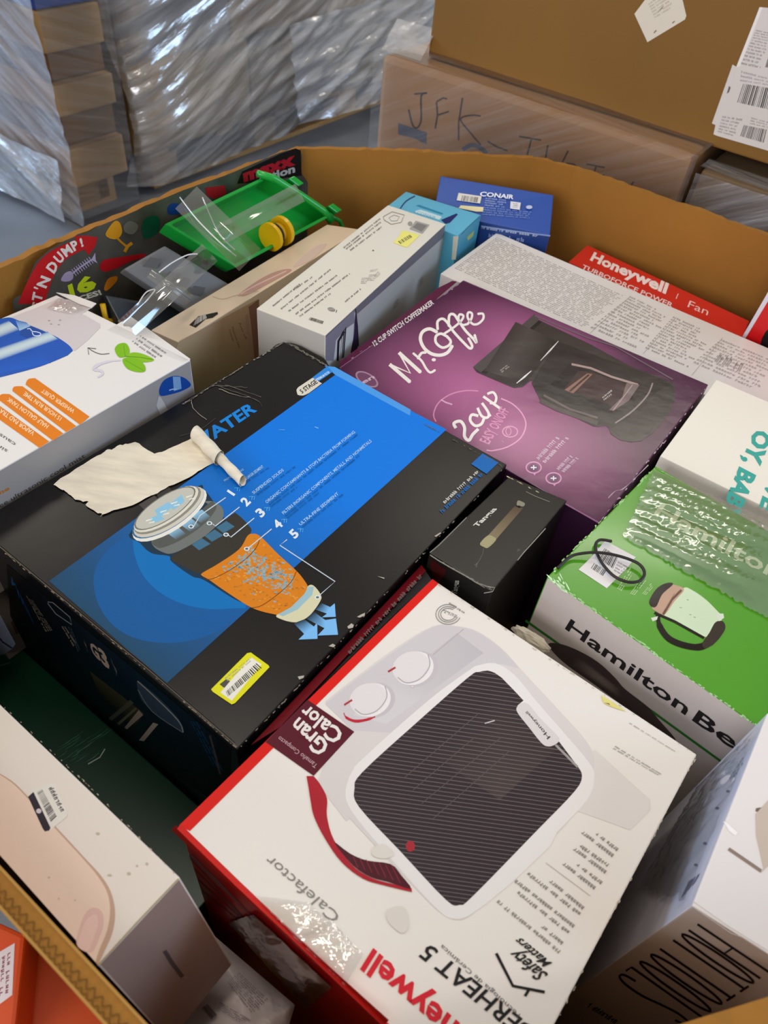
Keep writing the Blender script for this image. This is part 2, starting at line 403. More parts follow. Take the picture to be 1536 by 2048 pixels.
KR1 = mat('old_carton_tan', '#b08a55', rough=.7, var=.15, vscale=5); KR2 = mat('old_carton_dark', '#7a5628', rough=.7, var=.15, vscale=5)
BLU = mat('blue_carton', '#2b4a9c', rough=.5, var=.2, vscale=4)

# left wrapped pile: cartons in layers
pallet('wooden pallet under the left film wrapped pile', -3.66, -2.56, 1.58, 1.80)
zs = [-1.255, -1.117, -1.01, -.91, -.82, -.70, -.44]
lay = [KR1, KR2, KR1, KR2, KR1, BLU]
tt = ['flat brown carton at the foot of the left wrapped pile', 'brown carton second from the floor in the left wrapped pile', 'brown carton third from the floor in the left wrapped pile',
      'brown carton fourth from the floor in the left wrapped pile', 'tan carton just under the blue one in the left wrapped pile', 'blue carton high in the left wrapped pile']
for k in range(6):
    dx = (0, .03, .0, .035, .01, .02)[k]
    root, _ = bbox('wrapped_carton', tt[k], 'carton', -3.66, -2.455 - dx, 1.56 + dx * .4, 1.80, zs[k] + .001, zs[k + 1] - .002, lay[k], 'cartons in the left wrapped pile', .006)
fw = thing('stretch_film', 'glossy clear stretch film around the left pile of cartons', 'plastic wrap', BV(-3.0, 1.54, -CAM_Z))
film_sheet('film_front', fw, FILMW, BV(-3.72, 1.545, -1.39), E1 * 1.28, Vector((0, 0, .97)) , 110, 70, .035, -E2, 3, .55)
film_sheet('film_end', fw, FILMJ, BV(-2.435, 1.545, -1.36), E2 * .27, Vector((0, 0, .94)), 24, 50, .012, E1, 4, .3)
film_sheet('film_skirt', fw, FILMH, BV(-3.75, 1.50, -1.37), E1 * 1.27, Vector((0, 0, .22)) + E2 * .035, 90, 16, .05, -E2, 9, .35)
bm = bmesh.new()
R2 = random.Random(8)
bmg = bmesh.ops.create_icosphere(bm, subdivisions=3, radius=1)
for v in bm.verts:
    k = 1 + R2.uniform(-.35, .35); v.co = BV(-2.98, 1.24, -CAM_Z + .045) + E1 * v.co.x * .16 * k + E2 * v.co.y * .05 * k + Vector((0, 0, v.co.z * .04 * k))
bmf = bmo('film_scrap', bm, FILMH, None); bmf['label'] = 'crumpled scrap of clear film on the grey floor by the left pile'; bmf['category'] = 'plastic scrap'

# centre wrapped pile: bulging bundle
pallet('wooden pallet under the bulging centre wrapped pile', -3.58, -2.53, 1.97, 3.95)
R3 = random.Random(11); cu = ['#a5865c', '#8f7048', '#a8906a', '#7c7678', '#9c7440']
k = 0
for (v0, v1, z0, z1) in ((1.9, 2.55, -1.255, -.93), (2.56, 3.2, -1.255, -.98), (3.21, 3.9, -1.255, -.95), (1.9, 2.45, -.925, -.6), (2.46, 3.15, -.925, -.62), (3.16, 3.9, -.925, -.6), (1.92, 2.7, -.595, -.25), (2.71, 3.9, -.595, -.28)):
    cc_ = ['near end of centre pile bottom row', 'middle of centre pile bottom row', 'far end of centre pile bottom row', 'near end of centre pile second row', 'middle of centre pile second row', 'far end of centre pile second row', 'near end of centre pile top row', 'far end of centre pile top row'][k]
    bbox('wrapped_bundle', 'tan bundle under film, ' + cc_, 'bundle', -3.58, -2.50 - R3.uniform(0, .03), v0, v1, z0, z1, mat('bundle%d' % (k % 5), cu[k % 5], rough=.7, var=.3, vscale=6), 'bundles in the centre wrapped pile', .02); k += 1
cw = thing('stretch_film', 'heavy crumpled stretch film bulging around the centre pile', 'plastic wrap', BV(-2.42, 2.8, -CAM_Z))
def bulge(name, m, v0, v1, z0, z1, seed, slant, amp, nu=150, nv=120, ub=-2.43):
    o = film_sheet(name, cw, m, BV(ub, v0, z0), E2 * (v1 - v0), Vector((0, 0, z1 - z0)), nu, nv, amp, E1, seed, slant)
    return o
ce = bulge('film_side', FILMH, 1.85, 4.0, -1.36, -.2, 21, -.45, .07)
for v in ce.data.vertices:                # rounded, sagging outline at the near corner
    p = v.co; d = (p - BV(-2.43, 1.85, 0)).dot(E2); z = p.z - CAM_Z
    if d > .9 and z < -1.05: p = p + Vector((0, 0, (-1.05 - z) * min(1, (d - .9) / .5) * .75))
    bul = .03 * math.sin((z + 1.3) * 9) + .05 * math.sin((z + 1.1) * 3.2)
    v.co = p + E1 * (bul - .10 * math.exp(-d / .08)) + E2 * (-.02 * math.sin((z + .9) * 7) * math.exp(-d / .2))
film_sheet('film_front', cw, FILMH, BV(-3.6, 1.86, -1.25), E1 * 1.09, Vector((0, 0, 1.05)), 70, 80, .05, -E2, 22, .4)
film_sheet('film_loose_flap', cw, FILMW, BV(-2.38, 2.72, -1.28), E2 * 1.1, Vector((0, 0, .42)) - E2 * .1, 90, 34, .10, E1, 25, -.2)

# ---- marked carton behind the bin, wrapped
JF = thing('wrapped_carton', 'wide brown carton with handwritten marker letters under clear film', 'carton', BV(-.68, 1.8, -CAM_Z))
bbox('', '', '', -1.034, -.332, 1.45, 2.10, -CAM_Z, -.474, mat('carton_marked', '#a27c54', rough=.65, var=.1, vscale=5), parent=JF, bev=.012)
jf = Face(BV(-1.034, 1.45, -.5), BV(-.332, 1.45, -.5), BV(-1.034, 1.45, -.9), -E2)
ik = Ink(jf, 'b'); K = '#3a2c20'
ik.line([(700, 490), (765, 485), (735, 500), (735, 620), (715, 665), (690, 650), (670, 570)], 10, K, cur=4)
ik.line([(815, 530), (820, 600), (808, 670)], 9, K); ik.line([(815, 530), (850, 510), (870, 515)], 9, K); ik.line([(818, 600), (850, 590), (880, 580)], 9, K)
ik.line([(950, 510), (930, 640), (930, 730)], 9, K); ik.line([(1045, 605), (1000, 600), (940, 620), (990, 690), (1045, 755)], 9, K, cur=4)
ik.line([(1080, 735), (1130, 765), (1185, 785)], 9, K)
ik.line([(1245, 710), (1360, 730)], 9, K); ik.line([(1310, 720), (1285, 815)], 9, K); ik.line([(1395, 755), (1380, 835)], 9, K)
ik.line([(1500, 785), (1460, 865)], 9, K); ik.line([(1490, 850), (1530, 855), (1560, 880)], 9, K); 
ik.line([(495, 940), (545, 950), (600, 960)], 9, K, k='c'); ik.line([(550, 955), (530, 1020)], 9, K, k='c'); ik.line([(765, 1040), (735, 1090)], 9, K, k='c'); ik.line([(590, 1000), (610, 1030)], 9, K, k='c')
ik.build('marker_writing', INKD, JF)
ik = Ink(jf, 'b'); ik.poly([(615, 640), (765, 690), (762, 750), (735, 740), (700, 720), (615, 700)], '#4d5468'); ik.line([(950, 780), (1000, 755), (1050, 775), (1075, 800)], 22, '#4d5468', cur=4); ik.build('stamped_mark', INKD, JF)
wf = thing('stretch_film', 'clear film stretched over the hand marked carton', 'plastic wrap', BV(-.7, 1.44, -CAM_Z + .01))
film_sheet('film_front', wf, FILMJ, BV(-1.045, 1.437, -1.3), E1 * .725, Vector((0, 0, .835)), 90, 80, .010, -E2, 31, -.55)
film_sheet('film_top', wf, FILMJ, BV(-1.045, 1.437, -.466), E1 * .725, E2 * .1 + Vector((0, 0, .004)), 90, 14, .008, Vector((0, 0, 1)), 33, .1)
film_sheet('film_corner', wf, FILMH, BV(-1.05, 1.47, -.47), E1 * .10, E2 * .05 + Vector((0, 0, .05)), 20, 14, .03, -E2, 35, .2)
RC = thing('wrapped_carton', 'brown carton under grey film right of the hand marked one', 'carton', BV(.0, 1.8, -CAM_Z))
bbox('', '', '', -.315, .42, 1.47, 2.1, -CAM_Z, -.498, mat('carton_dim', '#7d6648', rough=.65, var=.15, vscale=5), parent=RC, bev=.01)
film_sheet('film_front', RC, FILMW, BV(-.318, 1.458, -1.2), E1 * .74, Vector((0, 0, .70)), 90, 70, .016, -E2, 41, -.6)
film_sheet('film_top', RC, FILMW, BV(-.318, 1.458, -.492), E1 * .74, E2 * .06, 90, 10, .012, Vector((0, 0, 1)), 43, .1)
UC = thing('shipping_carton', 'big plain brown carton stacked on top of the wrapped cartons', 'carton', BV(-.4, 1.75, -.474))
bbox('', '', '', -.957, .2, 1.512, 2.05, -.470, .10, KRAFT, parent=UC, bev=.003)
uf = Face(BV(-.957, 1.512, -.4), BV(.1, 1.512, -.4), BV(-.957, 1.512, 0), -E2)
ik = Ink(uf, 'c'); ik.poly([(1045, -6), (1068, 90), (1060, 112), (845, 242), (770, 80), (830, 0), (860, -60)], '#e0d5c0')
for q in (((900, 75), (930, 50), (940, 30), (910, 60)), ((880, 185), (895, 170), (898, 178), (884, 192)), ((985, 130), (1000, 118), (1003, 124), (990, 136))): ik.poly(list(q), '#8a7d6c')
ik.small([(890, 110), (1010, 40), (960, -60), (850, 20)], 6, 16, '#b8ad9c'); ik.build('torn_label', INKM, UC, 'torn white paper label with grey scuffs')
ik = Ink(uf, 'A'); ik.poly([(545, 825), (600, 860), (890, 90), (1100, 110), (1500, 200), (1500, 2080), (985, 1925), (350, 1740), (300, 1720), (325, 1600), (280, 1580)], '#dcd3cb')
ik.poly([(890, 95), (930, 95), (640, 850), (590, 860)], '#efe8e0')
ik.bars([(600, 1310), (1450, 1500), (1500, 1210), (680, 1070)], 34, '#4b4440')
ik.bars([(960, 860), (1500, 960), (1500, 700), (1010, 700)], 20, '#5a524c')
ik.bars([(640, 1740), (950, 1830), (990, 1660), (690, 1600)], 16, '#5a5550')
ik.small([(640, 840), (900, 900), (1040, 420), (850, 380)], 12, 16, '#8d8680', seed=5)
ik.small([(640, 1060), (1000, 1110), (1020, 1000), (660, 900)], 3, 18, '#a79fa0', seed=6)
ik.small([(350, 1700), (560, 1760), (680, 1520), (420, 1480)], 6, 14, '#948c86', seed=7)
ik.small([(760, 1600), (990, 1650), (1010, 1560), (790, 1500)], 3, 14, '#948c86', seed=8)
ik.poly([(500, 1180), (470, 1200), (500, 1100), (520, 1120)], '#6a625c')
ik.build('shipping_labels', INKM, UC, 'overlapping white shipping labels with barcodes')
# orange carton outside the near wall
oc = thing('orange_carton', 'orange carton on the floor outside the near wall of the bin', 'box', BV(-.35, -.15, -CAM_Z))
OR1 = mat('orange_print', '#d8501c', rough=.45, var=.08, vscale=5); OR2 = mat('orange_side', '#c04608', rough=.45)
T = [U(50, 1869, -.62), U(28, 2080, -.62), U(-160, 2030, -.62), U(-120, 1790, -.62)]
bmo('box_body', (lambda bm: (hexa(bm, T + [Vector((p.x, p.y, 0)) for p in T], .003), bm)[1])(bmesh.new()), OR1, oc)
o2 = thing('orange_carton', 'deep orange carton beside the labelled one, under the bin rim', 'box', BV(-.2, -.15, -CAM_Z))
T = [U(60, 1874, -.66), U(44, 2110, -.66), U(240, 2160, -.66), U(250, 2060, -.66)]
bmo('box_body', (lambda bm: (hexa(bm, T + [Vector((p.x, p.y, 0)) for p in T], .003), bm)[1])(bmesh.new()), OR2, o2)
of = Face(U(0, 1800, -.62), U(50, 1869, -.62), U(0, 2048, -.62), Vector((0, 0, 1)))
ik = Ink(of, 'u'); ik.poly([(-60, 1640), (90, 1552), (75, 1870), (-60, 1970)], '#e2dce0'); ik.small([(75, 1600), (60, 1860), (-40, 1900), (-20, 1660)], 3, 9, '#8c2440', fill=.7, rag=0, seed=2)
ik.build('warning_label', INKM, oc, 'white label with dark red print')
# ================================================================ BLACK FILTER CARTON
BLK = mat('black_carton', '#0f0c0b', rough=.3, spec=.3, bump=.02, bscale=25)
BLKS = mat('black_carton_side', '#0c1622', rough=.3, spec=.3)
bk = Carton('filter_carton', 'large black and blue water filter carton with torn label on top', [(-56, 1050, -.5413), (474, 1500, -.5504), (1014, 929, -.5587), (567, 683, -.5496)], .40, BLK, down=Z3, sides=[BLKS, BLK, BLK, BLK])
i_ = bk.ink()
def blu(u, v):                            # printed gradient: bright towards the far edge
    t = min(1, v / .62); return mixc('#1a4868', '#0078e0', t ** 1.1)
# v=0 near edge, v=1 far edge
i_.grid([(98, 1162), (333, 1367), (893, 859), (677, 745)], 4, 26, blu)
i_.build('blue_panel', INKM, bk.root, 'printed blue panel')
i_ = bk.ink('k')
i_.poly(catmull([(640, 290), (575, 380), (553, 480), (575, 600), (640, 710), (730, 785), (850, 830), (1000, 845), (1150, 825), (1290, 775)], 4) + [(1462, 652), (1500, 200), (900, 100)], '#0a5a9c')
i_.poly(catmull([(785, 200), (790, 300), (830, 420), (900, 510), (1000, 580), (1120, 625), (1250, 645), (1380, 640)], 4) + [(1450, 640), (1500, 200), (900, 120)], '#0070b8')
i_.build('blue_discs', INKM, bk.root)
i_ = bk.ink('l')
i_.poly([(355, 755), (980, 170), (1060, 215), (1150, 260), (960, 560), (500, 900), (300, 1050), (60, 960)], '#0080de') if 0 else None
# right edge light band
i_.poly([(965, 172), (1035, 180), (1540, 465), (1536, 505), (1060, 245), (1040, 235)], '#4a9be6')
i_.poly([(985, 255), (1050, 218), (1060, 245), (345, 745)], '#141212') if 0 else None
i_.poly([(918, 282), (1020, 212), (985, 175), (885, 250)], '#2b86d8')
i_.text('PREMIUM FILTER', [(920, 272), (1002, 218), (993, 206), (906, 260)], '#cfe4f6', bold=.02)
i_.poly(catmull([(785, 365), (778, 335), (790, 315)], 4) + [(885, 252), (948, 290)] + catmull([(860, 355), (825, 370), (800, 370)], 4), '#d9d4c6')
i_.text('5 STAGE', [(815, 358), (922, 285), (900, 262), (795, 335)], '#23201e', bold=.03)
i_.text('WATER', [(90, 755), (515, 470), (470, 408), (30, 690)], '#0f84dd', bold=.03)
i_.build('brand_lettering', INKM, bk.root)
# filter picture -------------------------------------------------
i_ = bk.ink('m')
D = '#22302f'
i_.blob([(640, 700), (700, 790), (780, 860), (900, 880), (920, 920), (1060, 1020), (1150, 1050), (1400, 1200), (1500, 1150), (1400, 800), (1250, 560), (1150, 420), (1080, 405)], '#153248')
for j, c in enumerate(('#4b4643', '#3b3734')): i_.poly([(690 + j * 120, 520 - j * 75), (800 + j * 100, 455 - j * 60), (840 + j * 95, 510 - j * 60), (740 + j * 110, 570 - j * 70)], c)
i_.blob([(920, 900), (940, 870), (1180, 720), (1340, 590), (1380, 590), (1460, 670), (1470, 720), (1380, 850), (1200, 960), (1120, 1000), (1060, 980), (940, 920)], '#35322a')
for (x, y) in ((1060, 800), (1150, 740), (1230, 680)): i_.poly([(x, y), (x + 70, y - 45), (x + 130, y - 5), (x + 50, y + 40)], '#3f6e8a')
i_.blob([(782, 770), (860, 740), (1060, 650), (1180, 540), (1150, 500), (1210, 500), (1270, 540), (1282, 590), (1260, 640), (1150, 740), (1000, 830), (920, 862), (870, 858), (800, 820)], '#6f7470')
i_.blob([(785, 775), (900, 700), (1080, 600), (1180, 510), (1220, 510), (1225, 560), (1130, 670), (980, 770), (860, 820), (810, 815)], '#555854')
for (x, y) in ((880, 715), (980, 660), (1055, 600)): i_.grid([(x, y), (x + 75, y - 45), (x + 140, y + 10), (x + 70, y + 50)], 1, 4, lambda u, v: mixc('#8fc4e6', '#56605f', v))
i_.ell((905, 590), 300, 115, '#e8e6dc', -33); i_.ell((895, 575), 292, 108, '#2b6c9c', -33); i_.ell((900, 572), 285, 104, '#cfcabb', -33)
i_.ell((890, 560), 272, 96, '#8c8a80', -33); i_.ell((880, 552), 262, 92, '#dedac9', -33); i_.ell((872, 546), 250, 84, '#77766e', -33); i_.ell((872, 546), 238, 78, '#c4c3b6', -33)
for (q) in ([(800, 560), (900, 500), (920, 540), (830, 620)], [(900, 520), (990, 450), (1010, 500), (930, 560)], [(760, 620), (830, 590), (870, 620), (800, 650)]): i_.poly(q, '#8cc4e0')
for (x, y) in ((740, 635), (840, 575), (915, 515), (1020, 470)): i_.line([(x, y), (x + 45, y - 15), (x + 20, y + 15), (x + 60, y + 5)], 9, '#f0ece0')
# orange cartridge
OG = '#d97f14'
i_.build('filter_picture', INKM, bk.root, 'printed cutaway picture of a round filter')
i_ = bk.ink('n')
i_.blob([(10, 770), (20, 752), (110, 700), (240, 610), (290, 530), (320, 515), (370, 530), (480, 640), (590, 740), (640, 800), (662, 845), (640, 900), (560, 975), (500, 1010), (450, 1008), (320, 970), (160, 870), (60, 800)], OG)
R4 = random.Random(3)
def inside(P, x, y):
    c = False
    for a in range(len(P)):
        (x1, y1), (x2, y2) = P[a - 1], P[a]
        if (y1 > y) != (y2 > y) and x < (x2 - x1) * (y - y1) / (y2 - y1) + x1: c = not c
    return c
CART = [(40, 770), (240, 640), (315, 540), (370, 550), (480, 660), (580, 750), (640, 840), (620, 890), (540, 960), (480, 985), (330, 945), (180, 860), (70, 795)]
for cols, num in (('#b9701c', 150), ('#e39a3c', 130), ('#c67c20', 120)):
    q = []; f = []
    for _ in range(num):
        x, y = R4.uniform(40, 640), R4.uniform(540, 990)
        if not inside(CART, x, y): continue
        f.append(tuple(range(len(q), len(q) + 4))); q += fr('n', [(x, y), (x + R4.uniform(8, 20), y - R4.uniform(0, 7)), (x + R4.uniform(10, 22), y + R4.uniform(3, 8)), (x + 2, y + R4.uniform(3, 8))])
    i_.own('printed_grain', q, f, cols, True)
for cols, num in (('#8fb0b8', 110), ('#7fa6b6', 110), ('#a0a89a', 60)):
    q = []; f = []
    for _ in range(num):
        x = R4.uniform(130, 560); y = 640 + (x - 200) * .42 + R4.gauss(0, 48) + 20
        if not inside(CART, x, y) or x + y > 1420: continue
        f.append(tuple(range(len(q), len(q) + 4))); q += fr('n', [(x, y), (x + R4.uniform(8, 24), y + R4.uniform(-6, 4)), (x + R4.uniform(12, 26), y + R4.uniform(6, 12)), (x + 4, y + R4.uniform(6, 12))])
    i_.own('printed_grain', q, f, cols, True)
i_.line([(25, 795), (80, 790), (180, 740), (280, 670), (345, 600), (370, 535)], 4, '#5c3410', cur=4)
i_.line([(315, 970), (380, 955), (480, 885), (560, 810), (592, 745)], 4, '#5c3410', cur=4)
i_.blob([(470, 1015), (560, 970), (640, 890), (665, 835), (700, 835), (742, 890), (738, 930), (680, 1010), (620, 1050), (570, 1058), (500, 1040)], '#d8d3ae')
i_.poly([(480, 1010), (560, 965), (640, 885), (665, 840), (700, 840), (690, 890), (600, 980), (510, 1022)], '#9cbfc6')
for (a, b, c, d, e, f, g) in ([(575, 1065), (640, 1040), (700, 1085), (720, 1060), (722, 1160), (605, 1165), (640, 1130)], [(650, 1035), (700, 995), (770, 1045), (835, 1035), (848, 1135), (722, 1140), (765, 1095)], [(705, 980), (745, 940), (800, 965), (828, 942), (834, 1025), (750, 1028), (780, 1005)]):
    i_.add(fr('n', [a, b, c, d, e, f, g]), [tuple(range(7))], [lin('#1a2a3a'), lin('#1a2a3a')] + [lin('#7cbcf0')] * 5)
W = '#c9d6de'
i_.line([(-30, 470), (35, 455)], 1, W) if 0 else None
for pts in ([(-45, 480), (0, 402), (158, 292)], [(78, 455), (95, 467), (243, 350)], [(175, 523), (190, 535), (333, 418)], [(290, 608), (440, 485)], [(720, 905), (830, 808), (490, 585), (535, 550)]):
    i_.line(pts, 6, W)
for (x, y) in ((-55, 470), (58, 450), (160, 520), (287, 607), (722, 905)): i_.ell((x, y), 17, 12, '#e4ecf0'); i_.ell((x, y), 10, 7, '#5c6a70')
for t, x, y in (('1', 210, 268), ('2', 300, 322), ('3', 392, 390), ('4', 498, 462), ('5', 598, 520)):
    i_.text(t, [(x - 16, y + 26), (x + 14, y - 2), (x - 28, y - 40), (x - 58, y - 12)], '#dfe8ee', bold=.04) if t != '1' else i_.poly([(x - 2, y + 16), (x + 8, y + 4), (x - 38, y - 26), (x - 46, y - 14)], '#dfe8ee')
    for d in (0, 14): i_.line([(x + 2 + d, y - 34 + d * .2), (x + 22 + d, y - 38), (x + 18 + d, y - 16)], 4, '#5ab4ea')
i_.build('filter_cartridge_picture', INKM, bk.root, 'printed orange cartridge with water arrows')
i_ = bk.ink('l')
C1 = '#a8d4f4'; C2 = '#0c63a8'
i_.text('PROTECTIVE CAKE', [(300, 945), (428, 868), (420, 856), (290, 935)], C1)
i_.text('CAPTURES LARGER SEDIMENT', [(395, 968), (560, 850), (548, 834), (300, 1010) if 0 else (382, 955)], C1, bold=.015)
i_.text('SUSPENDED SOLIDS', [(492, 1030), (695, 872), (682, 857), (478, 1015)], C1, bold=.015)
i_.text('ORGANIC CONTAMINANTS & STOPS BACTERIA FROM FORMING', [(580, 1092), (1172, 618), (1158, 603), (566, 1076)], C1, bold=.015)
i_.text('FILTERS INORGANIC COMPONENTS, METALS, AND NONMETALS', [(692, 1165), (1282, 678), (1268, 662), (678, 1149)], C1, bold=.015)
i_.text('ULTRA-FINE SEDIMENT', [(806, 1240), (1062, 1030), (1048, 1014), (792, 1224)], C1, bold=.015)
for q, n_ in (([(400, 985), (600, 855), (590, 845), (392, 972)], 22), ([(520, 1040), (775, 850), (765, 838), (508, 1027)], 26), ([(600, 1105), (1195, 632), (1185, 620), (590, 1094)], 60), ([(612, 1118), (790, 985), (780, 973), (602, 1106)], 20),
              ([(710, 1180), (1220, 765), (1208, 752), (700, 1168)], 50), ([(722, 1193), (945, 1015), (935, 1003), (712, 1181)], 24), ([(822, 1255), (1095, 1035), (1084, 1022), (812, 1243)], 30)):
    i_.small(q, 1, n_, C2, fill=.9, rag=0)
i_.build('stage_captions', INKM, bk.root)
i_ = bk.ink('o')
i_.text('WWW.COMPANYDIRECT.COM', [(400, 515), (612, 318), (596, 306), (385, 503)], '#d8d8d0', bold=.02) if 0 else i_.small([(400, 515), (612, 318), (594, 304), (382, 500)], 1, 22, '#d8d8d0', fill=.95, rag=0)
i_.small([(385, 575), (640, 335), (615, 318), (365, 555)], 1, 26, '#1c72c0', fill=.95, rag=0, seed=4)
i_.poly([(630, 205), (728, 262), (655, 332), (560, 270)], '#1668b4')
i_.build('web_address', INKM, bk.root)
# price sticker
i_ = bk.ink('n'); i_.poly([(290, 1248), (312, 1244), (420, 1322), (427, 1334), (215, 1555), (195, 1563), (78, 1485), (68, 1470)], '#e3de1c')
i_.poly([(318, 1268), (382, 1312), (195, 1540) , (125, 1490)], '#eeeadb'); i_.bars([(172, 1515), (385, 1335), (350, 1305), (158, 1485)], 26, '#3b362c'); i_.poly([(120, 1440), (160, 1408), (185, 1420), (150, 1462)], '#55504a'); i_.small([(175, 1425), (330, 1290), (312, 1272), (150, 1400)], 2, 20, '#a39f94')
i_.poly([(318, 1268), (382, 1312), (380, 1318), (312, 1272)], '#e3de1c'); i_.build('price_sticker', INKM, bk.root, 'yellow and white barcode sticker')
# torn label residue + paper curl
PAPER = mat('torn_paper', '#e3dac6', rough=.85, spec=.1, var=.13, vscale=45, stretch=(.5, 2.2, 1))
tq = [(90, 378), (250, 270), (400, 180), (465, 140), (500, 135), (560, 105), (610, 95), (665, 80), (730, 125), (800, 162), (870, 145), (960, 105), (1060, 55), (1110, 60), (1180, 160), (1225, 225),
      (1150, 260), (1090, 300), (1020, 345), (900, 395), (820, 440), (700, 495), (620, 535), (560, 550), (500, 565), (450, 590), (420, 600), (440, 580), (405, 582), (370, 560), (330, 535), (318, 515), (345, 500), (300, 498), (250, 485), (200, 445), (170, 420), (140, 408)]
R5 = random.Random(2); tp = []
for k in range(len(tq)):
    a, b = tq[k], tq[(k + 1) % len(tq)]
    for t in (0, .35, .7): tp.append((lerp(a[0], b[0], t) + R5.uniform(-4, 4), lerp(a[1], b[1], t) + R5.uniform(-4, 4)))
P = [bk.top.at(p, .0016) for p in fr('m', tp)]
tl = pyd('torn_label', P, [tuple(range(len(P)))], PAPER, bk.root); tl['label'] = 'torn off-white paper label residue'
def roll(name, p0, p1, r, turns, parent, k='m', lift=0.0, th=.0005):
    A, B = [bk.top.at(q, r + .001 + lift) for q in fr(k, [p0, p1])]; ax = (B - A); n = bk.top.n; s = ax.normalized().cross(n)
    V = []; Fc = []; N_ = 30; M = 10
    for j in range(M + 1):
        for i in range(N_ + 1):
            t = i / N_; ang = -math.pi / 2 + t * turns * 2 * math.pi; rr = r * (1 - .35 * t) * (1 + .06 * math.sin(j * 1.3))
            V.append(A + ax * (j / M + (.06 * math.sin(t * 9) if j in (0, M) else 0)) + s * math.cos(ang) * rr + n * (math.sin(ang) * rr))
    for j in range(M):
        for i in range(N_): b = j * (N_ + 1) + i; Fc.append((b, b + 1, b + N_ + 2, b + N_ + 1))
    return pyd(name, V, Fc, PAPER, parent, smooth=True)
roll('paper_curl', (1085, 15), (1255, 195), .0085, 1.3, tl); roll('paper_curl', (1245, 180), (1415, 355), .0062, 1.2, tl)
# scuffs, creases
i_ = bk.ink('l'); G = '#8d8579'
for pts in ([(15, 430), (75, 400), (200, 310), (330, 310), (450, 318)], [(75, 400), (90, 460), (180, 535)], [(230, 300), (350, 340), (500, 395), (550, 440)], [(260, 325), (380, 370), (470, 380)], [(400, 190), (220, 300), (120, 365), (15, 425)], [(300, 300), (460, 350), (540, 380)]):
    i_.line([(x + R5.uniform(-3, 3), y + R5.uniform(-3, 3)) for x, y in catmull(pts, 5)], [R5.uniform(1, 6) for _ in range(30)], R5.choice(['#6f685e', G, '#575249']))
i_.scuff([(730, 20), (975, 165)], 50, 3.2, '#7d766a', spread=2.5); i_.scuff([(690, 15), (415, 180), (15, 430)], 60, 2.4, '#8f877a', spread=1.6)
i_.line([(0, 640), (130, 600), (240, 520)], 2, '#55504a', cur=3); i_.line([(660, 600), (700, 600)], 5, '#5aa8e8'); i_.line([(900, 580), (925, 590)], 5, '#8cc4f0')
i_.k = 'P'
i_.scuff([(1012, 932), (780, 1178), (600, 1370), (476, 1498)], 55, 3.0, '#7b7468', spread=1.5, seed=9); i_.scuff([(1010, 935), (850, 848)], 30, 2.4, '#68625a', spread=1.5, seed=10)
i_.scuff([(476, 1498), (380, 1414), (180, 1245), (0, 1097)], 70, 3, '#8a7c66', spread=1.6, seed=12)
for off, c in ((3, '#6c6152'), (8, '#3b3833')): i_.line([(0, 1097 - off), (112, 1190 - off), (294, 1340 - off), (470, 1492 - off)], 1.3, c)
i_.k = 'n'
for q in ([(965, 1025), (990, 1010), (1015, 1000), (1010, 1018), (980, 1030)], [(905, 1085), (930, 1065), (945, 1075), (940, 1092), (912, 1098)], [(790, 1205), (815, 1190), (832, 1200), (822, 1212)], [(600, 1392), (640, 1385), (636, 1400), (610, 1410)], [(1090, 775), (1135, 785), (1130, 792)], [(1440, 528), (1478, 505), (1482, 512), (1450, 535)]): i_.poly(q, '#b5aea2')
i_.build('edge_scuffs', INKM, bk.root)
# printed near side
i_ = bk.ink('y', side=0)
def sc_(u, v): return mixc(mixc('#06080b', '#0c2a44', math.sin(min(1, max(0, u)) * math.pi)), '#04140f', (1 - v) * .8)
i_.grid([(230, 1740), (3600, 3950), (3640, 2980), (100, 60)], 10, 6, sc_)
i_.text('WATER', [(520, 950), (110, 330), (60, 190), (440, 760)][0:4] if 0 else [(80, 180), (560, 1060), (430, 760), (180, 260)], '#1666b8', bold=.02)
i_.small([(700, 1130), (390, 540), (520, 640), (830, 1110)], 4, 22, '#b9b4ac', seed=3)
i_.line([(750, 660), (830, 670), (1100, 900), (1130, 1020), (880, 850), (750, 680)], 12, '#9fb6c4')
i_.small([(1140, 1380), (950, 1040), (1010, 1020), (1200, 1300)], 2, 18, '#c4beb4', seed=5); i_.small([(1220, 1460), (1060, 1050), (1110, 1040), (1260, 1400)], 2, 18, '#5f7684', seed=6)
i_.k = 'k'
i_.text('G3', [(650, 1010), (560, 900), (510, 830), (610, 905)][0:4] if 0 else [(545, 905), (655, 1010), (620, 895), (525, 835)], '#d6cfc4', bold=.04)
i_.small([(520, 900), (515, 890), (490, 820), (500, 830)], 2, 4, '#bdb6aa'); i_.small([(690, 1040), (660, 960), (650, 930), (690, 1000)], 2, 10, '#8fa0a8')
i_.grid([(590, 1150), (790, 1350), (850, 1260), (530, 1010)], 6, 3, lambda u, v: mixc('#0a130f', '#6d6a50', v * .5))
i_.poly([(735, 1345), (750, 1355), (845, 1270), (820, 1240)], '#b9b3a6'); i_.poly([(820, 1420), (850, 1425), (935, 1325), (905, 1315)], '#cfc9bd'); i_.poly([(640, 1290), (660, 1305), (790, 1200), (770, 1180)], '#5f6057'); i_.poly([(690, 1320), (705, 1330), (810, 1235), (800, 1225)], '#77776d')
i_.blob([(810, 1070), (870, 1110), (950, 1180), (1060, 1300), (1082, 1372), (1000, 1320), (900, 1250), (830, 1170)], '#3f5670'); i_.line([(812, 1070), (900, 1150), (1050, 1300), (1082, 1372)], 6, '#b8c4ce', cur=4); i_.line([(815, 1120), (900, 1250), (1082, 1375)], 4, '#93a3b0', cur=4)
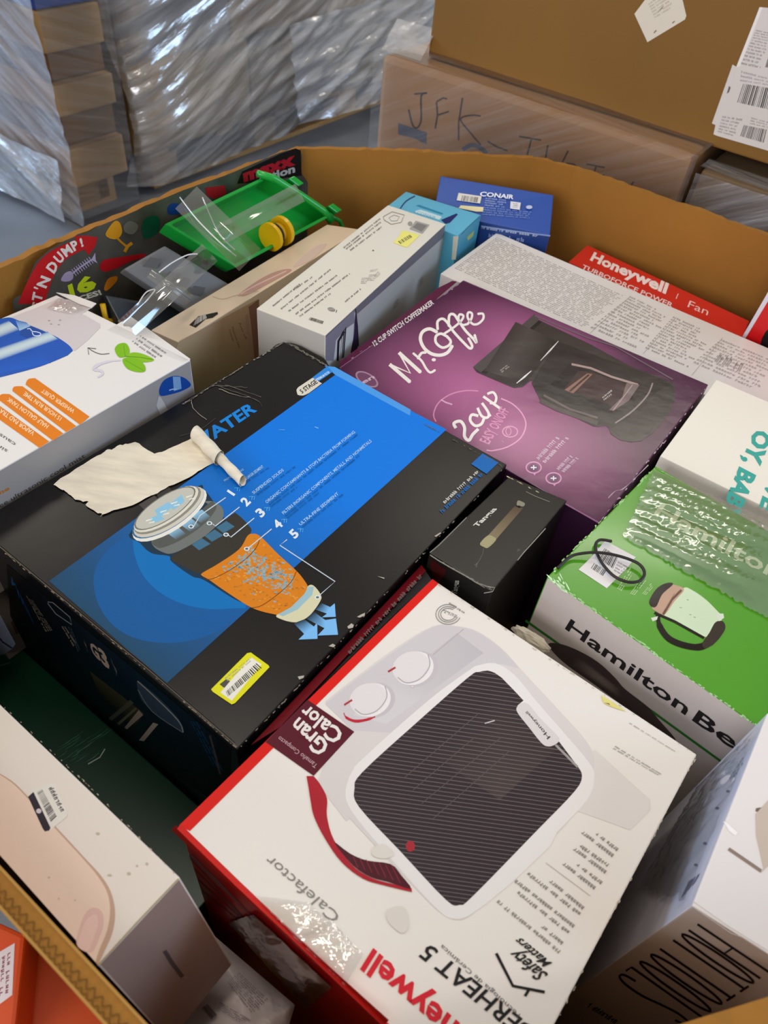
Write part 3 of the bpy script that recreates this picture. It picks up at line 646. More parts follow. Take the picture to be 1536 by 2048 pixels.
i_.small([(1250, 1560), (1110, 1290), (1160, 1300), (1320, 1600)], 3, 26, '#1d5a92', seed=9); i_.line([(1240, 1390), (1270, 1500), (1300, 1620)], 12, '#4a4a4c')
i_.build('side_print', INKM, bk.root, 'dark printed side with pictures of filtered water')
# ================================================================ WHITE AND RED HEATER CARTON
WHT = mat('white_carton', '#ece5dc', rough=.36, spec=.45, bump=.03, bscale=14)
RED = mat('red_carton_side', '#c4161c', rough=.35, spec=.5, bump=.15, bscale=22)
ht = Carton('heater_carton', 'white and red space heater carton with a dark grille picture, in front', [(358, 1651, -.5483), (996, 2262, -.5441), (1394, 1509, -.5517), (865, 1158, -.5559)], .395, WHT, down=Z3, sides=[RED, WHT, WHT, mat('maroon_side', '#5c0e14', rough=.35)])
i_ = ht.ink()
i_.poly([(865, 1158), (877, 1167), (380, 1662), (358, 1651)], '#e0180e'); i_.build('red_stripe', INKM, ht.root)
i_ = ht.ink('r')
# heater picture
i_.add(fr('P', [(1190, 1500), (1300, 1600), (1300, 1620), (1260, 1660), (1150, 1620), (1140, 1540)]), [tuple(range(6))], '#e0d9d3')
body = fr('r', catmull([(205, 640), (330, 540), (520, 400), (690, 300), (790, 298), (890, 322), (1000, 400), (1110, 520), (1250, 670), (1390, 830), (1422, 930), (1400, 1050)], 4)) + fr('t', catmull([(1040, 200), (960, 310), (760, 520), (560, 700), (480, 745), (400, 715), (300, 620), (120, 430), (0, 300)], 4)) + fr('r', [(300, 1180), (170, 1010), (205, 900), (330, 775), (205, 640)])
i_.add(body, [tuple(range(len(body)))], '#ddd5d1')
i_.poly(catmull([(205, 650), (330, 550), (520, 410), (690, 303), (790, 300), (890, 325), (1000, 402), (1080, 490)], 4) + [(1000, 470), (900, 480), (700, 620), (500, 780), (330, 770)], '#d3cccc')
i_.grid([(330, 700), (800, 330), (920, 420), (480, 740)], 6, 4, lambda u, v: mixc('#d9d3d3', '#c2bbbd', u * .8 + v * .1 if u > .4 else .3 * u))
i_.line([(830, 312), (760, 370), (690, 430)], 4, '#b8aeb2')
ring = catmull([(880, 480), (970, 466), (1060, 520), (1160, 640), (1300, 800), (1400, 920), (1420, 980), (1390, 1080), (1250, 1230)], 4)
rp = fr('r', ring) + fr('t', catmull([(880, 420), (700, 590), (540, 715), (460, 740), (390, 705), (200, 500), (30, 300), (-20, 200), (0, 110)], 4)) + fr('r', catmull([(340, 930), (480, 800), (700, 610), (880, 480)], 4))
i_.add(rp, [tuple(range(len(rp)))], '#ece6e2')
i_.build('heater_body_picture', INKM, ht.root, 'printed picture of a white space heater')
i_ = ht.ink('r')
gp = catmull([(983, 1343), (1003, 1355), (1047, 1401)], 2) + [(1034, 1412), (1040, 1424), (1087, 1487), (1098, 1492), (1118, 1483)] + catmull([(1155, 1532), (1164, 1552), (1149, 1583), (1070, 1665), (946, 1792), (919, 1810), (891, 1799), (800, 1702), (718, 1614), (709, 1577), (724, 1545), (830, 1448), (936, 1355), (958, 1344), (975, 1341)], 4)
i_.add(gp, [tuple(range(len(gp)))], '#332a2d')
cx_, cy_ = 930, 1580
i_.add(fr('P', [(1000, 1370), (1110, 1500), (1000, 1600), (850, 1500)]), [(0, 1, 2, 3)], [lin('#332a2d'), lin('#3c3230'), lin('#4a3f3c'), lin('#332a2d')])
P_, F_ = [], []
for k in range(74):                       # grille wires clipped to the opening
    y0 = 1250 + k * 8.3; sl = .14; xs = []
    for a in range(len(gp)):
        x1, y1 = gp[a]; x2, y2 = gp[(a + 1) % len(gp)]; f1 = y1 - sl * (x1 - 700) - y0; f2 = y2 - sl * (x2 - 700) - y0
        if (f1 < 0) != (f2 < 0): t = f1 / (f1 - f2); xs.append(x1 + (x2 - x1) * t)
    xs.sort()
    for a, b in zip(xs[::2], xs[1::2]):
        if b - a < 4: continue
        m = len(P_); ya, yb = y0 + sl * (a - 700), y0 + sl * (b - 700); P_ += [(a, ya - .65), (b, yb - .65), (b, yb + .65), (a, ya + .65)]; F_.append((m, m + 1, m + 2, m + 3))
i_.add(P_, F_, '#75676a')
for pts in ([(560, 985), (900, 690)], [(640, 1100), (1000, 800)], [(600, 1040), (880, 800)], [(690, 1170), (1040, 860)]): i_.line(pts, 3, '#5d5350')
i_.k = 't'; i_.ell((265, 422), 20, 24, '#a82a36')
i_.k = 'r'; i_.line([(1245, 835), (1290, 880), (1345, 935)], 10, '#a49c98'); i_.line([(925, 738), (970, 725)], 5, '#cfc8c4')
i_.build('grille_picture', INKM, ht.root, 'printed dark grille with fine wires')
i_ = ht.ink('r')
i_.blob([(1068, 672), (1085, 650), (1120, 650), (1180, 720), (1250, 790), (1262, 815), (1240, 835), (1210, 842), (1180, 825), (1120, 750), (1080, 700)], '#ddd6d3')
i_.text('Honeywell', [(1222, 800), (1118, 682), (1108, 690), (1208, 812)], '#4a4446', bold=.02, k='r')
i_.build('brand_tab_picture', INKM, ht.root)
for (x, y) in ((592, 485), (398, 628)):
    i_ = ht.ink('r')
    i_.ell((x + 28, y + 6), 96, 78, '#c9c1c3', -20); i_.ell((x + 12, y + 4), 92, 74, '#eee9e6', -20); i_.ell((x, y), 86, 70, '#e6dfdd', -20)
    i_.line([(x - 60, y + 45), (x - 20, y + 70), (x + 40, y + 52), (x + 84, y - 6), (x + 76, y - 60)], 5, '#b3aaae', cur=4)
    i_.build('dial_picture', INKM, ht.root, 'printed round white dial')
i_ = ht.ink('r')
i_.line([(488, 505), (522, 485)], 9, '#b03a40'); i_.line([(290, 655), (326, 632)], 9, '#b03a40')
i_.line([(288, 690), (300, 712), (340, 728), (390, 722), (430, 708)], [4, 12, 14, 12, 6], '#c02438', cur=3)
i_.ell((598, 572), 9, 7, '#c9b6b8'); i_.ell((598, 572), 6, 4, '#e0d9d6')
i_.build('dial_marks', INKM, ht.root)
# maroon tag and lettering
i_ = ht.ink('r'); i_.poly([(124, 631), (336, 776), (152, 975), (-65, 822)], '#5a0f22'); i_.build('maroon_tag', INKM, ht.root)
i_ = ht.ink('r')
i_.text('Gran', [(228, 835), (85, 710), (36, 765), (174, 896)], '#ece4de', bold=.025)
i_.text('Calor', [(293, 782), (122, 652), (80, 700), (244, 842)], '#ece4de', bold=.025)
i_.text('Tamaño Compacto', [(172, 925), (0, 795), (-14, 812), (157, 942)], '#c9a8ac')
i_.k = 's'
i_.text('Calefactor', [(940, 745), (555, 412), (510, 452), (890, 790)], '#8d8985')
i_.text('Honeywell', [(1800, 1520), (1112, 925), (1040, 1040), (1725, 1640)], '#d62030', bold=.03)
i_.k = 't'
i_.text('UBERHEAT 5', [(880, 1280), (350, 850), (295, 905), (825, 1335)], '#1e1c1c', bold=.015)
i_.text('Tecnología de Cerámica', [(757, 1168), (405, 852), (392, 868), (743, 1184)], '#57524e')
i_.text('Safety', [(872, 985), (732, 870), (685, 905), (825, 1022)], '#2a2726', bold=.02, shear=.25); i_.text('Matters', [(888, 935), (748, 822), (712, 842), (855, 960)], '#2a2726', bold=.02, shear=.25)
i_.line([(642, 892), (715, 1035), (855, 1062)], 13, '#1c1a1a'); i_.line([(785, 1052), (768, 1080)], 13, '#1c1a1a')
for a, b, n_ in (((925, 880), (650, 655), 26), ((938, 842), (845, 765), 8), ((965, 795), (728, 608), 22), ((988, 768), (728, 565), 24), ((1014, 714), (772, 525), 22), ((1030, 688), (880, 566), 13), ((1080, 600), (938, 490), 13), ((1110, 577), (998, 495), 10), ((1128, 530), (985, 425), 13), ((1138, 500), (1012, 412), 12), ((1160, 458), (1020, 352), 13), ((1180, 432), (1082, 360), 10)):
    i_.small([a, b, (b[0] - 12, b[1] + 13), (a[0] - 12, a[1] + 13)], 1, n_, '#8f8780', fill=1, rag=0, seed=n_)
i_.line([(1055, 640), (860, 495)], 2.5, '#b5aca4')
i_.k = 'q'; i_.small([(735, 415), (430, 228), (405, 250), (700, 425)], 2, 34, '#9b948e', rag=0); i_.small([(822, 265), (520, 75), (512, 85), (812, 272)], 1, 34, '#a29b95', rag=0)
i_.k = 'r'
for r in (34, 44, 56): i_.line([(760 + r * math.cos(t * .17), 245 + r * .8 * math.sin(t * .17)) for t in range(2, 33)], 3, '#8b8682')
i_.small([(795, 262), (728, 236), (736, 222), (800, 248)], 2, 8, '#6f6a66'); i_.small([(838, 232), (758, 180), (750, 190), (830, 242)], 1, 9, '#8b8682', rag=0)
i_.build('lettering', INKM, ht.root, 'black, grey and red print')
A0, A1 = U(864, 1158, -.556), U(358, 1651, -.5485); B0, B1 = U(843, 1128, -.566), U(500, 1492, -.562); A2 = A0.lerp(A1, .70)
fv = [A0, A2, B1, B0]; fo = Vector((0, 0, -.0015)); fv = [p + fo for p in fv] + [p + fo * 2 for p in fv]
pyd('side_flap', fv, [(0, 1, 2, 3), (7, 6, 5, 4), (0, 4, 5, 1), (1, 5, 6, 2), (2, 6, 7, 3), (3, 7, 4, 0)], mat('flap_black', '#120a0a', rough=.4), ht.root)
ff = Face(fv[0], fv[1], fv[3], Vector((0, 0, 1))); i_ = Ink(ff, 'P')
i_.poly([(843, 1130), (852, 1142), (560, 1454), (502, 1490)], '#6a0a16'); i_.small([(700, 1308), (846, 1152), (840, 1146), (694, 1302)], 1, 40, '#7a6e6c', rag=0, fill=1); i_.build('flap_print', INKM, ht.root)
# ribbon
i_ = ht.ink('s')
L1 = [(613 , 1552), (617, 1575), (621, 1600), (628, 1633), (650, 1677), (683, 1724), (726, 1757), (770, 1771), (824, 1784)]
R1 = [(627, 1552), (640, 1568), (654, 1597), (654, 1633), (668, 1680), (705, 1731), (741, 1755), (777, 1766), (823, 1776)]
A = catmull(L1, 4) + catmull(R1[::-1], 4); i_.k = 'P'; i_.poly(A, '#b01c2c')
i_.poly(catmull([(668, 1684), (700, 1707), (734, 1721), (781, 1728), (802, 1750), (822, 1778), (777, 1764), (741, 1754), (705, 1730)], 3, True), '#4d1420')
for t in range(7): i_.line([(706 + t * 13, 1712 + t * 3.4), (716 + t * 14, 1735 + t * 5)], 1.6, '#8c2434')
i_.build('ribbon_picture', INKM, ht.root, 'printed curling red ribbon')
# smudges + yellow scrap
SM = '#e2dad0'
for q in ([(1190, 720), (1260, 690), (1300, 720), (1310, 800), (1270, 840), (1200, 780)], [(1110, 380), (1170, 350), (1230, 400), (1190, 430), (1120, 420)]): i_ = ht.ink('s'); i_.blob(q, SM); i_.build('smudge', INKM, ht.root)
i_ = ht.ink('w'); i_.poly([(668, 1262), (800, 1340), (945, 1440), (870, 1420), (760, 1380), (700, 1350)], '#e4da82'); i_.poly([(705, 1345), (760, 1352), (770, 1375)], '#8a7348'); i_.build('yellow_scrap', INKM, ht.root, 'torn yellow sticker scrap')
i_ = ht.ink('P'); i_.scuff([(865, 1160), (1100, 1318), (1390, 1508)], 30, 3, '#c9bda8', spread=1.2); i_.scuff([(1392, 1512), (1250, 1780), (1120, 2030)], 50, 3, '#bfb29c', spread=1.2, seed=6)
i_.scuff([(358, 1653), (592, 1876), (759, 2036)], 40, 3.5, '#c8443a', spread=1.5, seed=8)
i_.line([(358, 1653), (476, 1768), (592, 1878), (759, 2038), (800, 2078)], 12, '#d11a12'); i_.build('edge_wear', INKM, ht.root)
# side print + crumpled clear tape
i_ = ht.ink('s', side=0); R6 = random.Random(4)
i_.line([(20, 260), (60, 300), (690, 880), (1190, 1330)], 34, '#e0241a')
for k in range(4): i_.line([(110 + k * 22, 430 + k * 60), (300 + k * 40, 640 + k * 55), (470 + k * 50, 830 + k * 60)], 5, '#74505a')
i_.text('Honeywell', [(420, 800), (110, 430), (135, 400), (450, 750)], '#a45058', bold=.02) if 0 else i_.line([(110, 410), (180, 480), (260, 560), (400, 700), (520, 830)], [20, 14, 22, 10, 18], '#8f5a60')
i_.build('side_print', INKM, ht.root)
def crinkle(name, face, quad, k, nu, nv, amp, m, parent, seed=1, base=.0018, edge=.5, along=0, rnd=.5):
    R = random.Random(seed); H = homog(fr(k, quad)); V = []; Fc = []
    ph = [(R.uniform(0, 6), R.uniform(4, 16) if not along else R.uniform(-3, 3), R.uniform(4, 16) * (1 if not along else along)) for _ in range(6)]
    for j in range(nv + 1):
        for i in range(nu + 1):
            u, v = i / nu, j / nv; uu = u + R.uniform(-.2, .2) / nu * (0 < i < nu); vv = v + R.uniform(-.2, .2) / nv * (0 < j < nv)
            if i in (0, nu): uu += R.uniform(-1, 1) * .02 * edge
            if j in (0, nv): vv += R.uniform(-1, 1) * .03 * edge
            h = sum(abs(math.sin(p + a * u + b * v)) for p, a, b in ph) / 6 * (1 - rnd) + R.random() * rnd
            fall = min(1, 4 * min(u, 1 - u, v, 1 - v) + .15)
            V.append(face.at(H(uu, vv)) + face.n * (base + amp * h * fall))
    for j in range(nv):
        for i in range(nu): b = j * (nu + 1) + i; Fc += [(b, b + 1, b + nu + 2), (b, b + nu + 2, b + nu + 1)]
    return pyd(name, V, Fc, m, parent, smooth=True)
TAPE = film_mat('clear_tape', '#ffffff', .05, .13, bs=40, strength=.08, hazec='#f8f6f2', minr=.16)
TAPEM = film_mat('clear_tape_dull', '#ffffff', .45, .2, bs=40, strength=.1, hazec='#c9b4b4', minr=.2)
crinkle('clear_tape', ht.top, [(470, 640), (700, 880), (900, 800), (760, 680)], 's', 24, 14, .0035, TAPE, ht.root, 3, rnd=.35)
crinkle('clear_tape', ht.top, [(690, 870), (960, 1130), (1060, 960), (880, 770)], 's', 24, 16, .0035, TAPE, ht.root, 5, rnd=.35)
crinkle('clear_tape', ht.side[0], [(330, 770), (760, 1250), (900, 1120), (470, 720)], 's', 26, 16, .006, TAPEM, ht.root, 7, base=.002, rnd=.25)
# ================================================================ PURPLE COFFEE MAKER CARTON
PUR = mat('purple_carton', '#5f3058', rough=.3, spec=.4, coat=.1)
cf = Carton('coffee_maker_carton', 'glossy purple coffee maker carton with black machine picture', [(675, 741, -.5742), (1199, 1047, -.5687), (1417, 769, -.5458), (927, 560, -.5513)], .38, PUR, down=Z3, sides=[mat('purple_side', '#3a1c38', rough=.35)])
def pc(u, v):
    d1 = math.hypot((u - .40) * 1.15, v - .30); d2 = math.hypot((u - .42), v - .72); d3 = math.hypot(u - .62, v - .2); g = max(0, 1 - d1 / .55, 1 - d2 / .42, 1 - d3 / .45)
    e = min(u, 1 - u, v, 1 - v); return mixc('#4a2140', '#c9769f' if 0 else '#c873a4', g * (.75 if e > .03 else .6))
i_ = cf.ink('P'); i_.grid([(678, 741), (1198, 1044), (1414, 769), (926, 562)], 26, 18, pc); i_.build('printed_front', INKG, cf.root, 'purple printed front with pink glow')
i_ = cf.ink('h')
i_.poly([(0, 500), (0, 545), (230, 372), (590, 120), (720, 10), (690, 5), (600, 50), (210, 345)], '#581c3c')
i_.line([(0, 540), (200, 400)], 4, '#a06a8c')
i_.text('12 CUP SWITCH COFFEEMAKER', [(212, 408), (578, 145), (562, 118), (196, 380)], '#e6dfe0', bold=.02)
M_ = '#efe9e2'
for pts, wd in (([(425, 622), (305, 518), (412, 545), (362, 446), (490, 562)], 24), ([(452, 452), (500, 495), (530, 545), (555, 568), (582, 555)], 14), ([(480, 480), (500, 450), (525, 445)], 16),
                ([(592, 318), (550, 300), (508, 318), (494, 362), (515, 415), (560, 452), (615, 462), (660, 446), (688, 408)], 20),
                ([(662, 350), (622, 330), (590, 345), (590, 385), (628, 415), (668, 402), (680, 375), (655, 345)], 16),
                ([(600, 300), (600, 255), (630, 238), (660, 262), (700, 320), (760, 385), (798, 420), (812, 405), (790, 360)], 16),
                ([(668, 280), (672, 218), (700, 212), (728, 250), (770, 310), (820, 362), (838, 385), (828, 340)], 16),
                ([(640, 330), (700, 290), (745, 250), (758, 220), (735, 212), (728, 240), (750, 275), (785, 270)], 14),
                ([(785, 270), (808, 235), (810, 205), (788, 200), (785, 232), (815, 270), (850, 268), (880, 238), (878, 208), (850, 208)], 14)):
    if pts[0] == (425, 622): i_.line(pts[:2], 22, M_); i_.line(pts[3:], 22, M_); i_.line([(305, 518), (432, 572), (362, 446)], 12, M_)
    else: i_.line(pts, wd, M_, cur=5)
    for e in (pts[0], pts[-1]): i_.ell(e, wd / 2, wd / 2, M_, n=10)
i_.ell((576, 490), 13, 10, M_)
i_.line(catmull([(590, 870), (575, 825), (605, 755), (680, 702), (770, 680), (850, 682)], 5), 8, '#d58cb2'); i_.line(catmull([(990, 728), (1060, 762), (1118, 820), (1142, 890), (1110, 970), (1030, 1025), (940, 1048), (900, 1045)], 5), 8, '#e39cc0')
i_.text('12cup', [(800, 1000), (975, 745), (905, 692), (690, 920)][0:1] + [(985, 735), (900, 690), (715, 930)], '#efe6e6', bold=.03, shear=.15) if 0 else None
i_.line([(712, 910), (700, 880), (740, 868), (765, 905), (765, 960), (792, 985), (815, 950), (850, 915)], 19, M_, cur=5)
i_.line([(850, 835), (810, 828), (800, 862), (830, 895), (868, 885), (885, 850)], 17, M_, cur=5); i_.line([(845, 785), (870, 835), (905, 845), (912, 815), (872, 755)], 16, M_, cur=5); i_.line([(912, 815), (925, 838)], 14, M_)
i_.line([(880, 715), (985, 790)], 16, M_); i_.line([(905, 700), (940, 690), (960, 720), (950, 755), (920, 755)], 15, M_, cur=5); i_.line([(620, 735), (650, 752), (690, 765)], 9, '#d8a8c4')
i_.text('EASY ON/OFF', [(915, 1010), (1042, 802), (985, 775), (852, 985)], '#dc90b8', bold=.02)
i_.line([(1045 + 46 * math.cos(t * .3), 932 + 33 * math.sin(t * .3)) for t in range(22)], 7, '#e09cc0'); i_.line([(1035 + 16 * math.cos(t * .4), 930 + 24 * math.sin(t * .4)) for t in range(17)], 5, '#e09cc0')
for (x, y) in ((1190, 1152), (1312, 1218)):
    i_.line([(x + 46 * math.cos(t * .3), y + 34 * math.sin(t * .3)) for t in range(22)], 8, '#d89cc0'); i_.ell((x, y), 30, 22, '#6a4868'); i_.line([(x - 18, y), (x + 18, y)], 7, '#f0e4ec'); i_.line([(x, y - 14), (x, y + 14)], 7, '#f0e4ec'); i_.poly([(x - 5, y + 34), (x + 20, y + 30), (x + 5, y + 50)], '#d89cc0')
for q in ([(1262, 1125), (1410, 972), (1385, 960), (1238, 1112)], [(1222, 1105), (1352, 972), (1325, 958), (1200, 1090)], [(1378, 1182), (1468, 1098), (1445, 1085), (1355, 1170)], [(1345, 1168), (1432, 1088), (1410, 1072), (1325, 1155)]): i_.small(q, 1, 16, '#e2c8d8', fill=1, rag=0)
i_.ell((165, 610), 78, 38, '#b08aa4', 30); i_.ell((165, 610), 66, 30, '#7a4a6c', 30); i_.text('en', [(140, 640), (215, 600), (200, 580), (125, 620)], '#d4b8c8', bold=.03)
i_.scuff([(1150, 1005), (940, 940), (1010, 1010)], 4, 2, '#d8b8c8')
i_.build('lettering', INKG, cf.root, 'white and pink lettering')
i_ = cf.ink('P')
mo = [(1069, 628), (1078, 640), (1180, 688), (1260, 732), (1340, 762), (1350, 772), (1350, 800), (1338, 830), (1310, 862), (1282, 882), (1262, 884), (1240, 880), (1222, 868), (1216, 850), (1195, 854), (1160, 838), (1085, 796), (1073, 780), (1082, 762), (1060, 762), (1045, 774), (1028, 776), (990, 760), (953, 744), (946, 734)]
i_.add(mo, [tuple(range(len(mo)))], '#38312f')
i_.poly([(946, 734), (1069, 628), (1078, 640), (962, 745)], '#4d4644'); i_.poly([(962, 745), (1078, 640), (1084, 644), (972, 748)], '#211d1c')
i_.k = 'i'
i_.grid([(-90, 520), (150, 590), (330, 350), (90, 240)], 6, 1, lambda u, v: mixc('#4b4340', '#29221f', abs(u - .35) * 1.8))
i_.poly([(180, 590), (330, 350), (600, 450), (990, 590), (990, 640), (860, 880), (700, 910), (600, 830), (540, 840), (230, 690)], '#2a2322')
i_.poly([(290, 600), (400, 480), (780, 590), (760, 680), (640, 760), (560, 740)], '#1d1416')
i_.poly([(370, 620), (450, 520), (530, 530), (760, 610), (640, 720)], '#3a2525')
i_.poly([(370, 630), (500, 535), (530, 540), (420, 650), (395, 640)], '#8c6656'); i_.poly([(395, 635), (505, 540), (515, 545), (405, 640)], '#3a2525')
i_.line([(410, 482), (520, 505), (640, 555), (790, 600)], 12, '#a78e86'); i_.poly([(725, 590), (800, 600), (740, 690), (650, 750), (625, 745), (700, 670)], '#756260'); i_.line([(760, 600), (700, 680), (650, 745)], 5, '#a89490')
i_.line([(875, 590), (845, 660), (760, 750), (660, 820)], 9, '#8a7c78', cur=4); i_.poly([(790, 760), (900, 640), (985, 600), (1000, 640), (960, 760), (860, 860), (760, 925), (700, 910), (640, 850)], '#352d2a'); i_.ell((770, 865), 34, 20, '#2a2321', -20)
i_.line([(230, 690), (330, 740), (560, 820)], 26, '#4c403e'); i_.line([(250, 660), (400, 740), (560, 790)], 12, '#665754')
i_.line([(335, 350), (290, 400), (232, 462)], [3, 9, 3], '#d8d0cc'); i_.line([(180, 520), (140, 555), (95, 592)], [3, 10, 4], '#e8e2de')
i_.small([(600, 695), (660, 655), (640, 625), (585, 670)], 2, 7, '#c8c0bc'); i_.small([(15, 535), (60, 500), (40, 485), (0, 515)], 2, 6, '#b8a8a0')
i_.line([(200, 205), (330, 260), (500, 330), (660, 380), (990, 570)], 7, '#6a5a60')
i_.build('coffee_maker_picture', INKG, cf.root, 'printed black coffee maker')
i_ = cf.ink('P'); i_.scuff([(1200, 1044), (1310, 905), (1415, 772)], 30, 3, '#b49ab0', spread=1.5); i_.scuff([(690, 725), (800, 650), (925, 562)], 30, 3, '#a58298', spread=1.5, seed=5); i_.line([(1130, 1007), (1199, 1046)], 3, '#8e5a84')
i_.k = 'i'; i_.line([(620, 1250), (660, 1210), (700, 1200), (760, 1150), (850, 1060)], [5, 2, 6, 2, 5], '#b8a0b8', cur=3); i_.build('edge_scuffs', INKG, cf.root)

# ================================================================ GREEN KETTLE CARTON
GRN = mat('green_carton', '#4f9a1a', rough=.28, spec=.5, coat=.3, bump=.03, bscale=20); GW = mat('green_carton_side', '#d3c8c1', rough=.5)
kt = Carton('kettle_carton', 'green topped electric kettle carton with white side', [(1094, 1154, -.5241), (1736, 1608, -.5307), (1873, 1255, -.5359), (1311, 932, -.5293)], .415, GRN, down=Z3, sides=[GW])
i_ = kt.ink('p')
i_.text('Hamilton', [(880, 312), (1590, 690), (1632, 612), (925, 240)], '#dfeeca', bold=.02); i_.text('Beach', [(1640, 720), (2060, 940), (2100, 860), (1682, 640)], '#dfeeca', bold=.02)
for q in ([(700, 752), (790, 625), (745, 612), (672, 735)], [(775, 775), (880, 650), (830, 640), (745, 765)], [(840, 775), (895, 715), (865, 705), (815, 765)]): i_.small(q, 3, 10, '#cfe8b0', seed=5)
i_.blob([(1050, 735), (1100, 745), (1180, 800), (1250, 870), (1275, 900), (1250, 950), (1185, 1015), (1060, 960), (935, 890), (980, 820)], '#cfe0bc')
i_.blob([(955, 708), (1000, 715), (1055, 742), (1000, 810), (940, 890), (900, 870), (870, 845), (890, 770)], '#c09c84'); i_.line([(1040, 745), (985, 800), (935, 885)], 14, '#6a4c40'); i_.line([(1000, 765), (950, 850)], 3, '#8c6a58')
i_.blob([(955, 705), (992, 712), (930, 770), (895, 840), (862, 835), (858, 800), (900, 735)], '#2c231d')
i_.line([(905, 885), (915, 950), (970, 1025), (1070, 1065), (1160, 1068), (1235, 1010), (1262, 960)], [24, 34, 36, 36, 40, 50, 40], '#1c120d', cur=4); i_.line([(885, 875), (1000, 925), (1170, 1020)], 15, '#1c120d')
i_.blob([(1235, 930), (1278, 925), (1290, 970), (1240, 1040), (1180, 1080), (1160, 1050), (1200, 990)], '#3c312a'); i_.poly([(865, 905), (905, 895), (900, 915), (875, 925)], '#d8dcc8')
for (x, y) in ((1030, 845), (1085, 885), (1110, 900), (1070, 800)): i_.line([(x, y), (x + 12, y + 3)], 5, '#9aa890')
i_.poly([(1240, 880), (1280, 880), (1285, 905), (1255, 925)], '#d8e0c8')
i_.build('kettle_picture', INKG, kt.root, 'printed picture of a glass kettle')
i_ = kt.ink('p'); i_.poly([(603, 462), (778, 556), (735, 612), (612, 735), (450, 628), (520, 560)], '#e9e4e2'); i_.bars([(560, 560), (650, 625), (680, 555), (600, 505)], 12, '#5a5656'); i_.bars([(520, 620), (590, 665), (610, 635), (540, 590)], 9, '#6a6666'); i_.small([(650, 640), (700, 670), (735, 610), (680, 580)], 4, 8, '#77727a')
i_.build('barcode_sticker', INKM, kt.root, 'white barcode sticker')
i_ = kt.ink('P'); i_.scuff([(1096, 1154), (1240, 1256), (1516, 1452)], 120, 4, '#a8d890', spread=3); i_.scuff([(1096, 1150), (1200, 1045), (1310, 934)], 50, 4, '#9ad07c', spread=2.5, seed=5); i_.scuff([(1312, 936), (1536, 1053)], 40, 3, '#8cc46c', spread=1.5, seed=6)
i_.scuff([(1100, 1152), (1130, 1180), (1110, 1140)], 20, 6, '#c8ecb8', spread=4); i_.build('edge_scuffs', INKG, kt.root)
FILMG = film_mat('shrink_film', '#ffffff', .10, .17, bs=40, strength=.1, hazec='#f4f8ee', minr=.12)
crinkle('shrink_film', kt.top, [(700, 440), (1560, 930), (1600, 380), (880, 60)], 'p', 70, 46, .0045, FILMG, kt.root, 9, base=.0012, along=2.2, rnd=.22)
i_ = kt.ink('p', side=0)
i_.text('Hamilton', [(372, 966), (1062, 1462), (1100, 1400), (408, 908)], '#211f20', bold=.02); i_.text('Beach', [(1100, 1490), (1700, 1920), (1745, 1850), (1142, 1430)], '#211f20', bold=.02)
i_.line([(146, 920), (560, 1215), (1290, 1745), (1800, 2120)], 13, '#2f7c28')
i_.k = 'w'; i_.blob([(90, 705), (215, 700), (420, 775), (640, 905), (820, 1070), (930, 1195), (1180, 1390), (1300, 1530), (1490, 1760), (1250, 1640), (1000, 1450), (600, 1150), (330, 960), (180, 830)], '#453b3a')
i_.grid([(330, 930), (900, 1330), (880, 1190), (420, 830)], 8, 3, lambda u, v: mixc('#453b3a', '#857874', math.sin(u * 3.14) * math.sin(v * 3.14)))
i_.build('side_print', INKM, kt.root, 'black lettering and dark curved picture')
# cable lying on it
bm = bmesh.new()
cp = [(330, 620, .002), (400, 557, .003), (460, 537, .004), (560, 530, .006), (680, 550, .005), (790, 592, .004), (828, 645, .003), (805, 690, .003), (740, 700, .003), (660, 670, .003), (595, 605, .003), (556, 535, .002), (548, 485, .002), (575, 458, .003), (640, 466, .003)]
cpt = [kt.top.at(fr('p', [(x, y)])[0], z + .0015) for x, y, z in cp]
tube(bm, [Vector(p) for p in catmull([tuple(p) for p in cpt], 6)], .0015, 8)
cb = bmo('cable_loop', bm, mat('black_rubber', '#221a16', rough=.5), None, True); cb['label'] = 'thin black cable looped over the white sticker on the green carton'; cb['category'] = 'cable'
# ================================================================ HUMIDIFIER CARTON
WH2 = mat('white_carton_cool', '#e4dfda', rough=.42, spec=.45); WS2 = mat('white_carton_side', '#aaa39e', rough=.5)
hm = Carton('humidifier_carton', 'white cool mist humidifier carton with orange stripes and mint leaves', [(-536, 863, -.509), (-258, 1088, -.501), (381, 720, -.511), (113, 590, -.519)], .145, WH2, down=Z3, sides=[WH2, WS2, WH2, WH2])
i_ = hm.ink('v')
i_.poly([(0, 480), (130, 440), (420, 330), (700, 215), (860, 240), (1090, 320), (1060, 345), (960, 400), (1010, 420), (1180, 520), (1185, 560), (1050, 700), (880, 840), (860, 820), (560, 610), (100, 445), (-200, 560)], '#cfc6c6')
bl = catmull([(-600, 560), (-200, 480), (0, 458), (110, 442), (200, 470), (350, 535), (560, 620), (700, 690), (820, 775), (862, 835)], 4) + catmull([(800, 890), (600, 975), (400, 1045), (0, 1150), (-300, 1220)], 4)
i_.add(fr('v', bl), [tuple(range(len(bl)))], '#1c55b4')
i_.grid([(-400, 1180), (600, 980), (300, 760), (-400, 900)], 4, 3, lambda u, v: mixc('#1a5cc0', '#1848a0', v)); i_.poly([(250, 600), (350, 538), (560, 625), (540, 640), (330, 690), (230, 650)], '#1a4a9c')
i_.grid([(-300, 800), (230, 590), (100, 480), (-300, 640)], 4, 6, lambda u, v: mixc('#2a62b8', '#cfe0e0', math.sin(v * 3.14) ** .7 * .9))
i_.grid([(-300, 1060), (690, 700), (560, 610), (-300, 900)], 4, 6, lambda u, v: mixc('#2a62b8', '#cfe0e0', math.sin(v * 3.14) ** .7 * .9))
